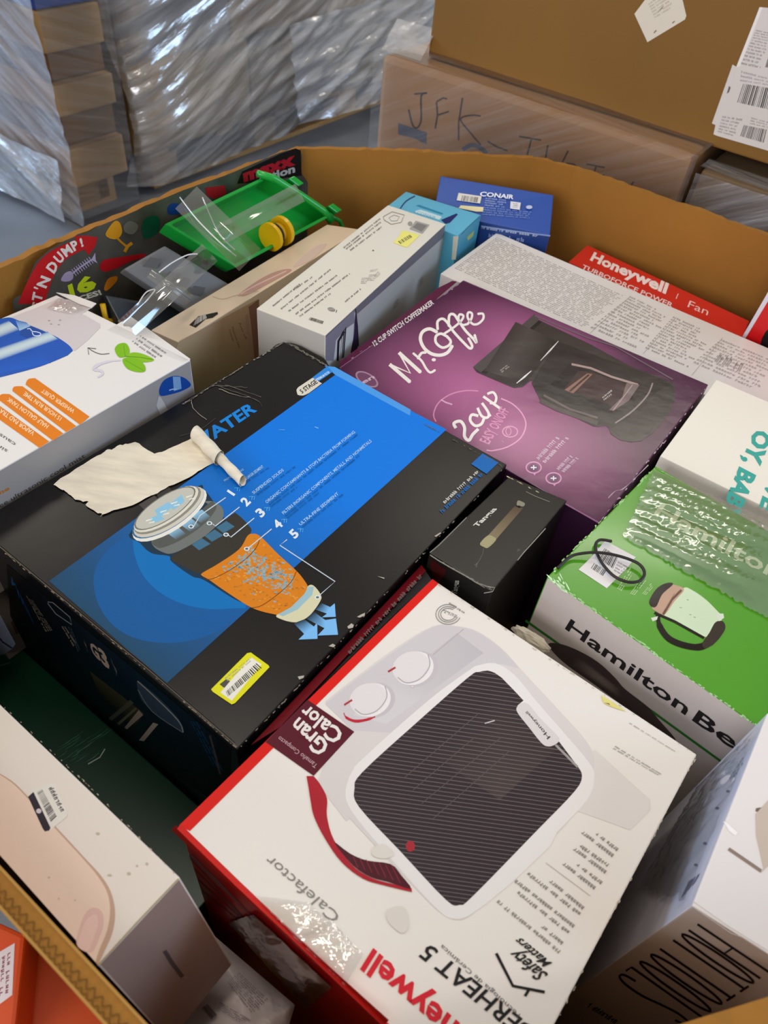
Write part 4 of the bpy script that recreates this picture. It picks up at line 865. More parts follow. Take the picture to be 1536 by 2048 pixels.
i_.grid([(230, 600), (360, 545), (310, 500), (180, 470)], 3, 3, lambda u, v: mixc('#9cc0e0', '#3a6cc0', v))
i_.line([(320, 578), (355, 575), (380, 605), (430, 612), (480, 630), (470, 655), (430, 660), (395, 650), (380, 615)], 10, '#d8def0', cur=3)
for (x, y) in ((580, 480), (710, 475), (605, 520), (695, 528)): i_.ell((x, y), 16, 8, '#a39b9b')
i_.build('humidifier_picture', INKM, hm.root, 'printed blue and grey humidifier')
i_ = hm.ink('j'); O_ = '#e07c0c'
for (a, b, c, d, e, t, q) in (((215, 480), (549, 716), (492, 766), (158, 520), (178, 484), 'WHISPER QUIET', [(462, 676), (266, 546), (250, 566), (446, 697)]),
                           ((138, 530), (469, 775), (408, 812), (76, 558), (96, 530), '15 HOUR RUN TIME', [(382, 722), (156, 562), (140, 584), (366, 744)]),
                           ((58, 578), (389, 820), (326, 864), (-8, 612), (12, 578), 'HALF GALLON TANK', [(302, 770), (56, 598), (40, 620), (284, 792)]),
                           ((-22, 636), (303, 870), (243, 908), (-90, 672), (-70, 640), 'VAPOR PAD TRAY', [(216, 812), (-8, 655), (-24, 678), (199, 835)])):
    i_.poly([a, b, c, d] + catmull([d, (d[0] + 4, d[1] - 18), e, a], 3)[1:-1], O_); i_.text(t, q, '#f4dcb8', bold=.01)
for a, b in (((100, 532), (475, 790)), ((22, 585), (405, 832)), ((-60, 630), (322, 878))): pass
i_.build('orange_stripes', INKM, hm.root, 'orange stripes with white lettering')
i_ = hm.ink('j'); GL_ = '#7cb814'
i_.blob([(705, 305), (725, 272), (768, 264), (790, 288), (796, 322), (772, 348), (730, 350)], GL_); i_.blob([(775, 350), (815, 322), (880, 332), (946, 366), (905, 382), (850, 378)], '#86bc1c'); i_.blob([(752, 368), (790, 352), (845, 362), (888, 400), (890, 438), (840, 442), (780, 420)], GL_)
i_.line([(765, 345), (860, 352), (940, 366)], 4, '#4f8a10'); i_.line([(760, 280), (770, 345)], 3, '#5c9412'); i_.line([(770, 370), (885, 435)], 3, '#5c9412'); i_.build('mint_leaf_picture', INKM, hm.root, 'printed green leaves')
i_ = hm.ink('j'); i_.line([(740, 370), (665, 378), (600, 400), (575, 425), (620, 435), (630, 455), (600, 475)], [8, 14, 20, 16, 14, 12, 10], '#d2cdd8', cur=4)
i_.line([(672, 328), (620, 332), (575, 316), (541, 294)], 4, '#5c5856', cur=3); i_.line([(545, 335), (539, 293), (590, 299)], 4, '#5c5856')
for q in ([(1022, 322), (862, 214), (853, 222), (1012, 330)], [(998, 342), (840, 230), (828, 240), (986, 352)], [(960, 347), (815, 246), (804, 256), (950, 357)]): i_.small(q, 1, 20, '#8d8884', fill=1, rag=0)
i_.text('caused', [(98, 880), (-48, 785), (-60, 803), (86, 900)], '#5f5b58'); i_.text('sinus', [(48, 922), (-60, 850), (-72, 868), (36, 940)], '#5f5b58')
i_.build('lettering', INKM, hm.root)
i_ = hm.ink('j', side=1)
i_.text('pure drop free ultrasonic cool mist', [(-280, 1444), (525, 966), (514, 940), (-290, 1418)], '#4f4a48'); i_.text('ne', [(0, 1196), (60, 1165), (56, 1140), (-6, 1172)], '#d07a20', bold=.02)
i_.blob([(978, 570), (985, 530), (1010, 492), (1060, 468), (1110, 470), (1150, 490), (1172, 526), (1172, 570), (1130, 625), (1050, 680), (1030, 690), (990, 640), (972, 600)], '#a79f9f')
i_.blob([(978, 565), (985, 530), (1010, 492), (1060, 468), (1110, 470), (1150, 490), (1172, 526), (1120, 558), (1050, 580), (990, 590)], '#1c4ea4'); i_.poly([(1062, 470), (1108, 472), (1115, 545), (1068, 560)], '#88b0dc'); i_.line([(1040, 555), (1060, 548), (1085, 548)], 6, '#c8d8f0')
i_.poly([(975, 590), (990, 600), (1040, 690), (985, 705), (960, 650)], '#cdc7c4'); i_.build('side_print', INKM, hm.root)
# lid flap and tape
H4 = hm.top; FP = [(262, 634), (381, 720), (240, 800), (120, 872), (-100, 980), (-250, 1060)]
P = [H4.at(p, -.0007) for p in [(262, 634), (381, 719), (366, 726), (214, 661)]]; P += [p + H4.n * .0007 for p in P]
bm = bmesh.new(); hexa(bm, P[4:] + P[:4]); bmo('lid_flap', bm, WH2, hm.root)
P = [H4.at(p, .0005) for p in [(113, 586), (150, 592), (193, 608), (183, 617), (160, 610)]]; P += [p + H4.n * .0009 for p in P]
pyd('corner_flap', P, [(5, 6, 7, 8, 9), (0, 5, 9, 4), (0, 1, 6, 5), (1, 2, 7, 6), (2, 3, 8, 7), (3, 4, 9, 8)], WH2, hm.root)
crinkle('clear_tape', H4, [(560, 350), (850, 410), (1060, 345), (720, 215)], 'v', 26, 12, .0022, TAPE, hm.root, 13, base=.002)

# ================================================================ BEIGE STYLER CARTON
BG = mat('beige_carton', '#e0c9ae', rough=.3, spec=.5, coat=.2, bump=.03, bscale=30)
bgc = Carton('hair_styler_carton', 'long narrow beige hair styler carton with rose gold wand picture', [(302, 660, -.55), (358, 685, -.55), (722, 459, -.552), (654, 449, -.552)], .40, BG, down=Z3)
i_ = bgc.ink('e'); i_.blob([(785, 882), (850, 832), (930, 780), (1010, 745), (1075, 733), (1085, 748), (1000, 795), (900, 850), (830, 885), (800, 888)], '#bf9488'); i_.line([(800, 875), (900, 820), (1060, 745)], 6, '#e0c0b4', cur=3)
i_.line([(640, 890), (700, 905), (780, 882), (900, 860)], 4, '#c9a890', cur=3); i_.blob([(1100, 720), (1180, 640), (1240, 600), (1290, 590), (1270, 620), (1190, 690)], '#d6bcb0'); i_.build('wand_picture', INKG, bgc.root, 'printed rose gold wand')
i_ = bgc.ink('e'); i_.poly([(508, 1052), (560, 1002), (668, 978), (672, 990), (640, 1012), (600, 1020), (545, 1068)], '#2c2826'); i_.bars([(530, 1058), (610, 1012), (600, 985), (545, 1015)], 9, '#c8c2ba'); i_.build('barcode_sticker', INKM, bgc.root, 'crumpled black and white sticker')
i_ = bgc.ink('e', side=1)
i_.grid([(300, 1560), (1000, 1560), (900, 905), (450, 1145)], 6, 8, lambda u, v: mixc(mixc('#8f8a58', '#c8a884', v), '#b08c70', u * .4))
i_.text('Auto off', [(788, 1040), (826, 1135), (838, 1130), (800, 1036)], '#6a4a34'); i_.text('Maximum heat', [(748, 1066), (790, 1185), (802, 1180), (760, 1062)], '#5c4230'); i_.text('Settings', [(732, 1080), (756, 1145), (766, 1141), (742, 1076)], '#5c4230')
i_.poly([(845, 950), (905, 905), (900, 1250), (880, 1250), (860, 1060)], '#8a6252'); i_.poly([(825, 1000), (845, 985), (868, 1240), (850, 1250)], '#b08c7c'); i_.build('side_print', INKG, bgc.root)

# ================================================================ WHITE LONG CARTON
WL = mat('ivory_carton', '#dcd7c9', rough=.5, spec=.35); 
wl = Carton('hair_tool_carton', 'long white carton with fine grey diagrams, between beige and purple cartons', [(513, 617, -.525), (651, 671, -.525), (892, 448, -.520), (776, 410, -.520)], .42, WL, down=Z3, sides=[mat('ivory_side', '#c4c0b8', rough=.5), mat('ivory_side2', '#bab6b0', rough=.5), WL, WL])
i_ = wl.ink('f'); g1 = '#6f6b66'
for a, b, n_ in (((205, 778), (372, 642), 24), ((330, 680), (450, 598), 14), ((255, 796), (560, 552), 44), ((302, 810), (600, 588), 42), ((345, 828), (680, 576), 48), ((370, 842), (560, 700), 26), ((640, 420), (865, 240), 34), ((655, 428), (868, 262), 34), ((680, 436), (875, 290), 30), ((648, 752), (745, 672), 16)):
    i_.small([a, b, (b[0] - 6, b[1] - 9), (a[0] - 6, a[1] - 9)], 1, n_, g1, fill=1, rag=0, seed=n_)
i_.bars([(420, 858), (505, 885), (515, 868), (432, 842)], 16, '#33302c'); i_.ell((562, 795), 24, 12, '#8a8680', 15); i_.small([(545, 800), (585, 800), (582, 790), (545, 790)], 2, 8, '#d8d4c8'); i_.line([(595, 798), (590, 815)], 4, '#4c4844')
for q in ([(740, 640), (780, 640), (790, 600), (750, 600)], [(780, 620), (830, 625), (840, 580), (795, 580)], [(800, 565), (840, 560), (850, 545), (800, 552)], [(840, 600), (870, 575), (850, 560), (820, 590)]): i_.small(q, 4, 8, '#9a968e')
i_.ell((818, 433), 6, 4, '#5a5650')
i_.line([(880, 225), (935, 195), (1010, 215), (990, 260), (930, 272), (885, 245)], 4, '#8a867e', closed=True); i_.line([(915, 232), (945, 215), (980, 225), (965, 250), (930, 252)], 3, '#8a867e', closed=True)
i_.poly([(1040, 300), (1080, 250), (1165, 275), (1120, 330)], '#a39f9a'); i_.poly([(1060, 290), (1090, 262), (1150, 280), (1115, 318)], '#7f7b78'); i_.ell((1045, 268), 14, 14, '#9a968e')
i_.build('fine_print', INKM, wl.root, 'fine grey print and diagrams')
i_ = wl.ink('f'); i_.poly([(1000, 308), (1105, 338), (1025, 415), (940, 385), (975, 350)], '#e8e27a'); i_.bars([(985, 395), (1060, 350), (1045, 335), (968, 378)], 9, '#6a664a'); i_.build('price_sticker', INKM, wl.root, 'yellow sticker')
i_ = wl.ink('f', side=1); i_.poly([(528, 955), (1262, 276), (1250, 352), (722, 822), (715, 795), (528, 1100)], '#77727a'); i_.poly([(528, 965), (700, 800), (712, 1010), (640, 1110), (528, 1110)], '#8b8690')
i_.poly([(575, 1110), (590, 985), (650, 915), (700, 880), (690, 1060), (640, 1110)], '#d8d4d0'); i_.bars([(612, 1105), (640, 1090), (655, 900), (625, 935)], 3, '#2c2830'); i_.line([(600, 1110), (605, 990), (640, 930)], 14, '#2c2830')
i_.blob([(715, 800), (722, 900), (728, 1010), (700, 1060), (680, 1060), (700, 950), (706, 860)], '#3c2a48'); i_.line([(710, 790), (722, 900), (728, 1020)], 6, '#2c2830')
for (x, y) in ((960, 765), (1108, 630)): i_.small([(x - 22, y + 40), (x + 12, y + 10), (x + 20, y - 45), (x - 12, y - 15)], 5, 4, '#8f8a88')
i_.build('side_print', INKM, wl.root)
i_ = wl.ink('f', side=0); i_.blob([(180, 1110), (200, 1030), (260, 1000), (350, 1010), (450, 1060), (528, 1110), (528, 1200), (180, 1200)], '#6c6864'); i_.build('end_print', INKM, wl.root)

# ================================================================ CYAN + BLUE CARTONS
CY = mat('cyan_carton', '#5fb4d2', rough=.45)
cy = Carton('small_carton', 'small light blue carton behind the long white one', [(770, 416, -.531), (916, 471, -.53), (962, 430, -.53), (812, 383, -.53)], .41, CY, down=Z3, sides=[mat('cyan_side', '#4fa3bf', rough=.45)])
i_ = cy.ink('f'); i_.line([(985, 175), (1020, 130), (1075, 98)], 8, '#28487c', cur=3); i_.poly([(1080, 158), (1100, 152), (1250, 205), (1240, 212)], '#2f86a8'); i_.poly([(1075, 190), (1110, 182), (1240, 225), (1225, 245), (1080, 200)], '#c8dfe2'); i_.text('CONAIR', [(1085, 205), (1200, 240), (1206, 225), (1092, 190)], '#5aa8c0')
i_.poly([(1235, 245), (1330, 205), (1338, 212), (1290, 262), (1262, 270)], '#1e2c68'); i_.line([(1360, 335), (1400, 290), (1475, 220)], 4, '#2c6484'); i_.build('top_print', INKM, cy.root)
i_ = cy.ink('f', side=1); i_.poly([(1395, 350), (1440, 310), (1432, 345), (1400, 375)], '#b8c878'); i_.poly([(1345, 345), (1475, 228), (1460, 385), (1310, 490)], '#66b0c4') if 0 else None; i_.build('side_print', INKM, cy.root)
i_ = cy.ink('f', side=0); i_.poly([(1310, 345), (1342, 345), (1325, 490), (1300, 490)], '#c4c8b8'); i_.build('white_band', INKM, cy.root)
BLUE = mat('blue_box_card', '#1f4a9e', rough=.42, spec=.45)
cn = Carton('hair_dryer_carton', 'royal blue carton tilted against the far corner of the bin', [U(868, 424, -.545), U(1100, 470, -.545), U(1107, 390, -.51), U(881, 352, -.51)], .42, BLUE, down=Z3, sides=[mat('blue_side', '#163a80', rough=.42)])
i_ = cn.ink('g'); wl_ = '#cfd6e8'
i_.text('CONAIR', [(262, 158), (412, 172), (416, 154), (268, 138)], '#e2e6f0', bold=.03); i_.poly([(170, 145), (272, 160), (265, 192), (162, 178)], '#d8d4cc'); i_.bars([(180, 180), (255, 188), (260, 165), (186, 156)], 12, '#6a6660')
i_.poly([(400, 182), (445, 188), (440, 220), (398, 214)], '#d8d8dc'); i_.small([(410, 212), (432, 214), (434, 192), (412, 190)], 3, 4, '#5a5a68'); i_.small([(285, 205), (380, 215), (382, 175), (290, 165)], 4, 14, '#9fb0d8'); i_.ell((482, 208), 14, 8, '#b8c0dc')
i_.small([(275, 245), (490, 262), (494, 228), (280, 205)], 4, 34, '#7f98d0'); i_.poly([(180, 200), (280, 208), (278, 228), (250, 228), (170, 212)], '#e4d8a8'); i_.build('top_print', INKM, cn.root)
i_ = cn.ink('g', side=0); i_.small([(270, 310), (520, 350), (525, 325), (275, 292)], 1, 26, '#b8c4e0', seed=4); i_.line([(270, 292), (400, 312), (575, 335)], 6, '#8fa4d4'); i_.small([(300, 350), (460, 375), (465, 345), (305, 325)], 1, 10, '#8fa4d4', seed=5); i_.build('side_print', INKM, cn.root)

# ================================================================ WHITE TEXT CARTON + RED FAN CARTONS
TX = mat('text_carton', '#e3ddd6', rough=.3, spec=.5, coat=.2)
tx = Carton('manual_text_carton', 'long white carton covered in dense grey text behind the purple one', [(881, 547, -.5651), (1665, 906, -.5797), (1722, 775, -.5749), (994, 465, -.5603)], .385, TX, down=Z3)
i_ = tx.ink('g'); g2 = '#a8a29e'
i_.small([(150, 480), (730, 745), (900, 600), (340, 340)], 26, 70, g2, seed=21, rag=.05, fill=.55)
i_.small([(745, 745), (980, 850), (1110, 690), (930, 600)], 14, 22, g2, seed=22, rag=.4); i_.small([(990, 835), (1190, 925), (1310, 775), (1120, 690)], 14, 22, g2, seed=23, rag=.4)
i_.small([(1200, 900), (1500, 1030), (1600, 900), (1330, 790)], 10, 24, '#b5afab', seed=24, rag=.2); i_.small([(1290, 900), (1410, 950), (1440, 890), (1330, 850)], 1, 7, g2, seed=29, rag=0, fill=.8)
for a, b in (((930, 600), (750, 765)), ((1130, 695), (985, 855)), ((1335, 785), (1200, 950))): i_.line([a, b], 2.5, '#b8b2ae')
i_.build('dense_text', INKG, tx.root, 'rows of small grey text')
RD = mat('red_fan_carton', '#d0281e', rough=.4, spec=.45)
fn = Carton('fan_carton', 'red fan carton with white lettering along the far wall', [(1137, 524, -.58), (1483, 680, -.58), (1499, 642, -.58), (1175, 490, -.58)], .37, RD, down=Z3)
i_ = fn.ink('g'); i_.text('Honeywell', [(750, 440), (1085, 590), (1100, 545), (770, 405)], '#f0dcd4', bold=.04); i_.text('TURBOFORCE POWER', [(712, 478), (1112, 652), (1120, 632), (722, 460)], '#eccfc6', bold=.02)
i_.line([(1140, 590), (1130, 612)], 3, '#f0dcd4'); i_.text('Fan', [(1180, 648), (1268, 686), (1280, 655), (1192, 618)], '#f0c8bc'); i_.build('lettering', INKM, fn.root, 'white lettering')
o_ = BV(-.0835, 1.117, -.95); rr = thing('fan_carton', 'upright red carton with white edge at the right of the far wall', 'box', BV(0, 1.15, -.95))
bmo('box_body', boxbm(o_, E1 * .17, E2 * .055, Vector((0, 0, .52)), .001), mat('red_bright', '#d0060a', rough=.4), rr)
rf = Face(o_, o_ + E1, o_ + Vector((0, 0, 1)), -E2); i_ = Ink(rf, 'B'); i_.poly([(600, 1005), (655, 1015), (995, 455), (1500, -400), (1430, -400), (990, 330)], '#dcd4dc'); i_.poly([(880, 1110), (905, 1000), (960, 900), (1050, 820), (1300, 700), (1300, 1300)], '#1c1818'); i_.build('front_print', INKM, rr)

# ================================================================ BABY CARTON
bb = Carton('baby_carton', 'cream white carton with teal capital letters at the right edge', [(1250, 1000, -.553), (1560, 1180, -.556), (1800, 905, -.553), (1433, 759, -.552)], .1, mat('cream_carton', '#efe8d8', rough=.5), down=Z3) if 0 else None
T = [U(1290, 945, -.555), None, U(1600, 812, -.555), U(1433, 759, -.555)]
uvp = lambda p: (p.dot(E1), p.dot(E2))
b3 = uvp(U(1433, 759, -.54)); lo = .713
T = [BV(b3[0], lo, -.54), BV(.30, lo, -.54), BV(.30, b3[1] + .004, -.54), BV(b3[0], b3[1], -.54)]
bb = Carton('baby_product_carton', 'cream white carton with teal capital letters behind the green one', T, .39, mat('cream_carton', '#efe8d8', rough=.5), down=Z3)
i_ = bb.ink('i'); TE = '#3fa79a'
i_.text('OY, BABY', [(1468, 850), (1262, 1345), (1350, 1405), (1565, 890)], TE, bold=.045); i_.text('LOVE', [(1590, 1000), (1490, 1300), (1580, 1350), (1680, 1040)], TE, bold=.045); i_.build('teal_lettering', INKM, bb.root, 'bold teal lettering')

# ================================================================ HOT TOOLS CARTON
HW = mat('hot_white', '#e6dfdc', rough=.45, bump=.05, bscale=12); HS = mat('hot_side', '#ebe4e2', rough=.5); HL = mat('hot_left', '#d4d2dc', rough=.35, bump=.25, bscale=16)
T = [U(1384, 1812, -.5055), U(1676, 1996, -.5019), U(1849, 1319, -.4745), U(1619, 1211, -.4781)]; T[2] = T[1].lerp(T[2], .58); T[3] = T[0].lerp(T[3], .58); T[2] = T[1] + T[3] - T[0]
hc = Carton('curling_iron_carton', 'tall white carton with thin black capitals down its side, right foreground', T, .44, HW, down=Z3, sides=[HS, HW, HW, HL])
i_ = hc.ink('q', side=0); HH = homog([(962, 1398), (345, 1800), (800, 2130), (1430, 1712)])
def st(pts, w_=15): i_.line([HH(*p) for p in pts], w_, '#16141c')
ov = lambda x: [(x + .045 + .042 * math.cos(t * .2618), .5 + .5 * math.sin(t * .2618)) for t in range(25)]
st([(.0, 0), (.0, 1)]); st([(.095, 0), (.095, 1)]); st([(0, .5), (.095, .5)], 12); st(ov(.12)); st([(.26, 0), (.26, 1)]); st([(.215, 1), (.305, 1)])
st([(.40, 0), (.40, 1)]); st([(.355, 1), (.445, 1)]); st(ov(.45)); st(ov(.565)); st([(.70, 1), (.70, 0), (.76, 0)])
st(catmull([(.865, .85), (.845, .98), (.81, .97), (.80, .8), (.825, .6), (.86, .38), (.865, .15), (.84, .02), (.80, .03), (.785, .18)], 5))
i_.small([(420, 2048), (230, 1930), (260, 1905), (450, 2020)], 1, 10, '#1a181c', fill=1, rag=0); i_.build('black_lettering', INKM, hc.root, 'thin black capitals')
i_ = hc.ink('q', side=3); i_.bars([(850, 1230), (950, 1120), (985, 1060), (900, 1120)], 4, '#5a5678')
for (x, y) in ((1160, 530), (1010, 870), (950, 1010), (1090, 640)): i_.ell((x, y), 12, 9, '#4a4668')
i_.small([(1180, 480), (1280, 330), (1260, 300), (1170, 440)], 2, 8, '#8c94ac'); i_.build('side_marks', INKM, hc.root)
i_ = hc.ink('q'); i_.line([(1165, 905), (1380, 1052)], 22, '#8f7c70'); i_.line([(1380, 1052), (1422, 1010), (1500, 960)], 10, '#c9beb4'); i_.poly([(1345, 640), (1385, 635), (1400, 650), (1370, 670), (1340, 660)], '#76665c'); i_.poly([(1340, 680), (1450, 560), (1500, 560), (1500, 960), (1395, 1040), (1345, 820)], '#c8b8aa')
i_.line([(940, 1290), (1180, 1455), (1250, 1480), (1422, 1590)], 5, '#b5aaa2'); i_.line([(930, 1245), (1150, 1400), (1422, 1570)], 3, '#c4bab2'); i_.poly([(1130, 725), (1160, 740), (1225, 800), (1210, 820), (1170, 790)], '#f6f2f0'); i_.build('hang_slot_and_highlight', INKM, hc.root, 'folded hanging slot with a painted highlight')  # the last pale patch is a highlight painted into the colour
crinkle('clear_film', hc.side[3], [(600, 1160), (900, 1250), (1380, 120), (1000, 490)], 'q', 26, 30, .006, TAPE, hc.root, 17, base=.002)

# ================================================================ SMALL BLACK CARTON
BK2 = mat('black_small', '#1c1a18', rough=.34, spec=.4)
sb = Carton('styling_wand_carton', 'small scuffed black carton with a wand picture, in the middle gap', [(858, 1105, -.5435), (985, 1183, -.540), (1134, 1001, -.551), (1019, 952, -.5545)], .34, BK2, down=Z3)
i_ = sb.ink('x')
i_.grid([(735, 590), (840, 640), (1195, 230), (1085, 205)], 2, 6, lambda u, v: mixc('#8a7c60', '#5c4a3a', v)); i_.blob([(640, 685), (740, 582), (815, 600), (845, 640), (745, 738), (690, 730)], '#a8a078'); i_.blob([(1110, 190), (1125, 135), (1180, 150), (1215, 175), (1195, 210), (1140, 205)], '#8f8a78'); i_.poly([(1095, 205), (1140, 198), (1175, 215), (1140, 232)], '#0c0a08')
i_.line([(690, 740), (670, 820), (625, 910), (580, 970)], 6, '#6a665c', cur=3); i_.line([(570, 960), (610, 930), (590, 990)], 4, '#8c8880')
i_.text('Tangus', [(600, 480), (862, 238), (790, 232), (548, 450)], '#d8d6cc', bold=.035); i_.small([(1110, 800), (1150, 780), (1150, 750), (1120, 755)], 2, 4, '#8c7a70')
i_.build('wand_picture', INKM, sb.root, 'printed wand and white lettering')
i_ = sb.ink('x'); sc1 = '#8f8c80'
i_.line([(0, 830), (120, 910), (300, 1010), (480, 1110), (600, 1190), (780, 1250)], 16, '#77736a'); i_.line([(40, 860), (250, 990), (430, 1090), (700, 1250)], 6, sc1); i_.line([(0, 800), (110, 710), (200, 620), (420, 400), (470, 350)], 12, '#8a867c'); i_.line([(1120, 900), (1200, 800), (1310, 680), (1480, 490)], 12, '#96928a')
i_.line([(1230, 20), (1350, 80), (1530, 150)], 6, '#9a9688'); i_.line([(690, 1320), (800, 1300), (830, 1250), (740, 1235)], 8, '#a8a498'); i_.scuff([(0, 830), (480, 1110), (800, 1280)], 26, 2.5, sc1, spread=1.5); i_.scuff([(1400, 30), (1000, -170)], 10, 3, '#c8c098', spread=1.2)
i_.build('edge_scuffs', INKM, sb.root)
i_ = sb.ink('x', side=0); i_.text('Tangus', [(340, 1340), (372, 1160), (300, 1155), (272, 1320)], '#a8a69c', bold=.03); i_.poly([(0, 960), (40, 900), (215, 1030), (120, 1200), (60, 1160)], '#401012'); i_.build('end_print', INKM, sb.root)

# ================================================================ PINK CARTON, DARK GREEN CARTON, NEIGHBOURS
PK = mat('blush_white_carton', '#eadfd2', rough=.5); PS = mat('taupe_side', '#a98f84', rough=.45)
pkn = Vector((-.192, .117, .974))
pk = Carton('foot_spa_carton', 'cream and blush carton leaning at the near left rim of the bin', [(-400, 1237, -.6265), (196, 1931, -.514), (360, 1755, -.5135), (-262, 1157, -.626)], .148, PK, sides=[PS])
i_ = pk.ink('u')
i_.poly([(-600, 60), (-200, 380)] + catmull([(0, 512), (100, 580), (250, 740), (400, 900), (520, 1030), (620, 1140), (680, 1240), (705, 1360), (690, 1480), (640, 1600), (600, 1685)], 4) + [(0, 1015), (-700, 200)], '#c9a68e')
i_.poly([(-600, 70), (-200, 392)] + catmull([(0, 520), (95, 588), (240, 742), (392, 908), (510, 1036), (605, 1150), (660, 1250), (675, 1360), (655, 1480), (610, 1590), (585, 1668)], 4) + [(0, 1010), (-700, 195)], '#efd3be')
i_.blob([(470, 1560), (500, 1420), (540, 1350), (590, 1335), (630, 1370), (635, 1440), (610, 1520), (560, 1610)], '#e4bdb0'); i_.blob([(480, 1570), (510, 1450), (550, 1390), (590, 1380), (600, 1440), (560, 1560), (540, 1600)], '#ecc8ba')
i_.build('appliance_picture', INKM, pk.root, 'printed blush coloured appliance')
i_ = pk.ink('u'); i_.poly([(180, 650), (178, 632), (205, 605), (320, 572), (340, 580), (415, 750), (412, 775), (305, 862), (275, 866), (262, 850)], '#e9e4da'); i_.poly([(172, 655), (205, 625), (310, 845), (302, 862), (275, 868), (262, 850)], '#33262c')
i_.bars([(312, 810), (225, 625), (258, 605), (348, 775)], 22, '#5a5654'); i_.small([(370, 750), (290, 600), (322, 585), (400, 735)], 1, 8, '#4a4644', fill=.9, rag=0); i_.ell((238, 742), 16, 15, '#d8ccd0'); i_.build('barcode_sticker', INKM, pk.root, 'black and white barcode sticker')
i_ = pk.ink('u'); 
for (x, y) in ((300, 1150), (460, 1290), (360, 1280), (600, 880), (790, 1125), (840, 1078), (900, 1065), (672, 1135)): i_.ell((x, y), R5.uniform(6, 14), R5.uniform(5, 10), '#c6b8a4')
i_.scuff([(1095, 1150), (600, 640), (0, 80)], 40, 2.5, '#b8a890', spread=1); i_.line([(1095, 1158), (850, 1415), (600, 1690)], 10, '#a89a78'); i_.build('marks', INKM, pk.root)
i_ = pk.ink('u', side=1); i_.line([(1010, 1600), (1060, 1680), (1120, 1760)], 26, '#5f5550'); i_.ell((1140, 1762), 14, 10, '#b8a098'); i_.grid([(640, 1700), (1040, 2300), (1400, 1700), (1100, 1200)], 1, 1, lambda u, v: lin('#a08878')) if 0 else None; i_.build('handle_slot', INKM, pk.root, 'dark slot')
GD = mat('dark_green_carton', '#0b3c27', rough=.32, spec=.3)
gu = lambda u, v, z=-.775: BV(u, v, z)
gr = Carton('green_carton', 'dark green carton lying low between the black and cream cartons', [gu(-.583, .012), gu(-.205, .012), gu(-.205, .158), gu(-.583, .158)], .175, GD, down=Z3)
i_ = gr.ink('k'); R7 = random.Random(9)
for k in range(26):
    x, y = R7.uniform(340, 560), R7.uniform(1400, 1560); l = R7.uniform(40, 130); i_.line([(x, y), (x + l * .6, y - l * .35), (x + l, y - l * .6 - 8)], [1.5, 4, 1.5], R7.choice(['#3f7a5c', '#5c8f74', '#2c6448']))
i_.line([(520, 1560), (590, 1520), (620, 1470)], 7, '#b8ccc0'); i_.line([(0, 980), (60, 960)], 6, '#3c6a50'); i_.build('scratches', INKM, gr.root)
nb = Carton('tan_carton', 'narrow taupe and grey carton wedged left of the black filter carton', [gu(-.66, .140, -.665), gu(-.568, .140, -.665), gu(-.568, .30, -.665), gu(-.66, .30, -.665)], .108, mat('taupe_card', '#8d8278', rough=.6), down=Z3)
i_ = nb.ink('y', side=1); i_.poly([(170, 980), (300, 850), (360, 1080), (260, 1180)], '#6a5040'); i_.poly([(170, 770), (235, 720), (230, 735), (185, 775)], '#1a1612'); i_.build('side_print', INKM, nb.root)
i_ = nb.ink('y', side=0); i_.poly([(-100, 760), (0, 860), (245, 1320), (190, 1400), (-100, 1600)], '#a9bce0'); i_.line([(-50, 1180), (40, 1290), (190, 1390)], 26, '#3a3c5c'); i_.build('front_print', INKM, nb.root)
# ---- white polybag
PB = mat('polybag', '#e6dcdc', rough=.3, spec=.5, bump=.3, bscale=24)
pf = Face(U(440, 1840, -.735), U(600, 2010, -.70), U(380, 2048, -.72), Vector((0, 0, 1)))
pq = [(415, 1860), (590, 2010), (560, 2110), (330, 2090)]; Hh = homog(pq); V = []; Fc = []; R8 = random.Random(6); nn_ = 26
for sgn in (1, -1):
    for j in range(nn_ + 1):
        for i in range(nn_ + 1):
            u, v = i / nn_, j / nn_; d = min(u, 1 - u, v, 1 - v); h = .016 * (1 - (1 - min(1, d * 3)) ** 2) + (R8.uniform(-.0012, .0012) + .0025 * math.sin(14 * u + 5 * v) * math.sin(9 * v)) * min(1, d * 8)
            V.append(pf.at(Hh(u, v), sgn * h))
off = (nn_ + 1) ** 2
for s_ in (0, 1):
    for j in range(nn_):
        for i in range(nn_): b = s_ * off + j * (nn_ + 1) + i; Fc.append((b, b + 1, b + nn_ + 2, b + nn_ + 1))
pb = thing('polybag', 'crinkled white plastic mailer with grey printed lines at the bottom edge', 'bag', pf.at((480, 1990), -.02)); pyd('bag_body', V, Fc, PB, pb, smooth=True)
i_ = Ink(Face(pf.o + pf.n * .0185, pf.o + pf.n * .0185 + (U(600, 2010, -.70) - pf.o), pf.o + pf.n * .0185 + (U(380, 2048, -.72) - pf.o), pf.n), 'z')
i_.small([(480, 1210), (700, 1500), (840, 1360), (590, 1130)], 9, 26, '#6f6478', seed=3, rag=.05, fill=.5); i_.bars([(350, 1530), (400, 1490), (320, 1400), (270, 1430)], 12, '#4c4850'); i_.small([(400, 1440), (600, 1560), (700, 1540), (430, 1380)], 4, 18, '#8a7f92', seed=8); i_.build('printed_label', INKM, pb, 'grey printed label')
# brown carton and dark carton down in the gap
lb = Carton('brown_carton', 'brown carton deep in the gap by the small black carton', [gu(-.13, .46, -.80), gu(-.098, .46, -.80), gu(-.10, .59, -.80), gu(-.135, .59, -.80)], .15, CARD, down=Z3)
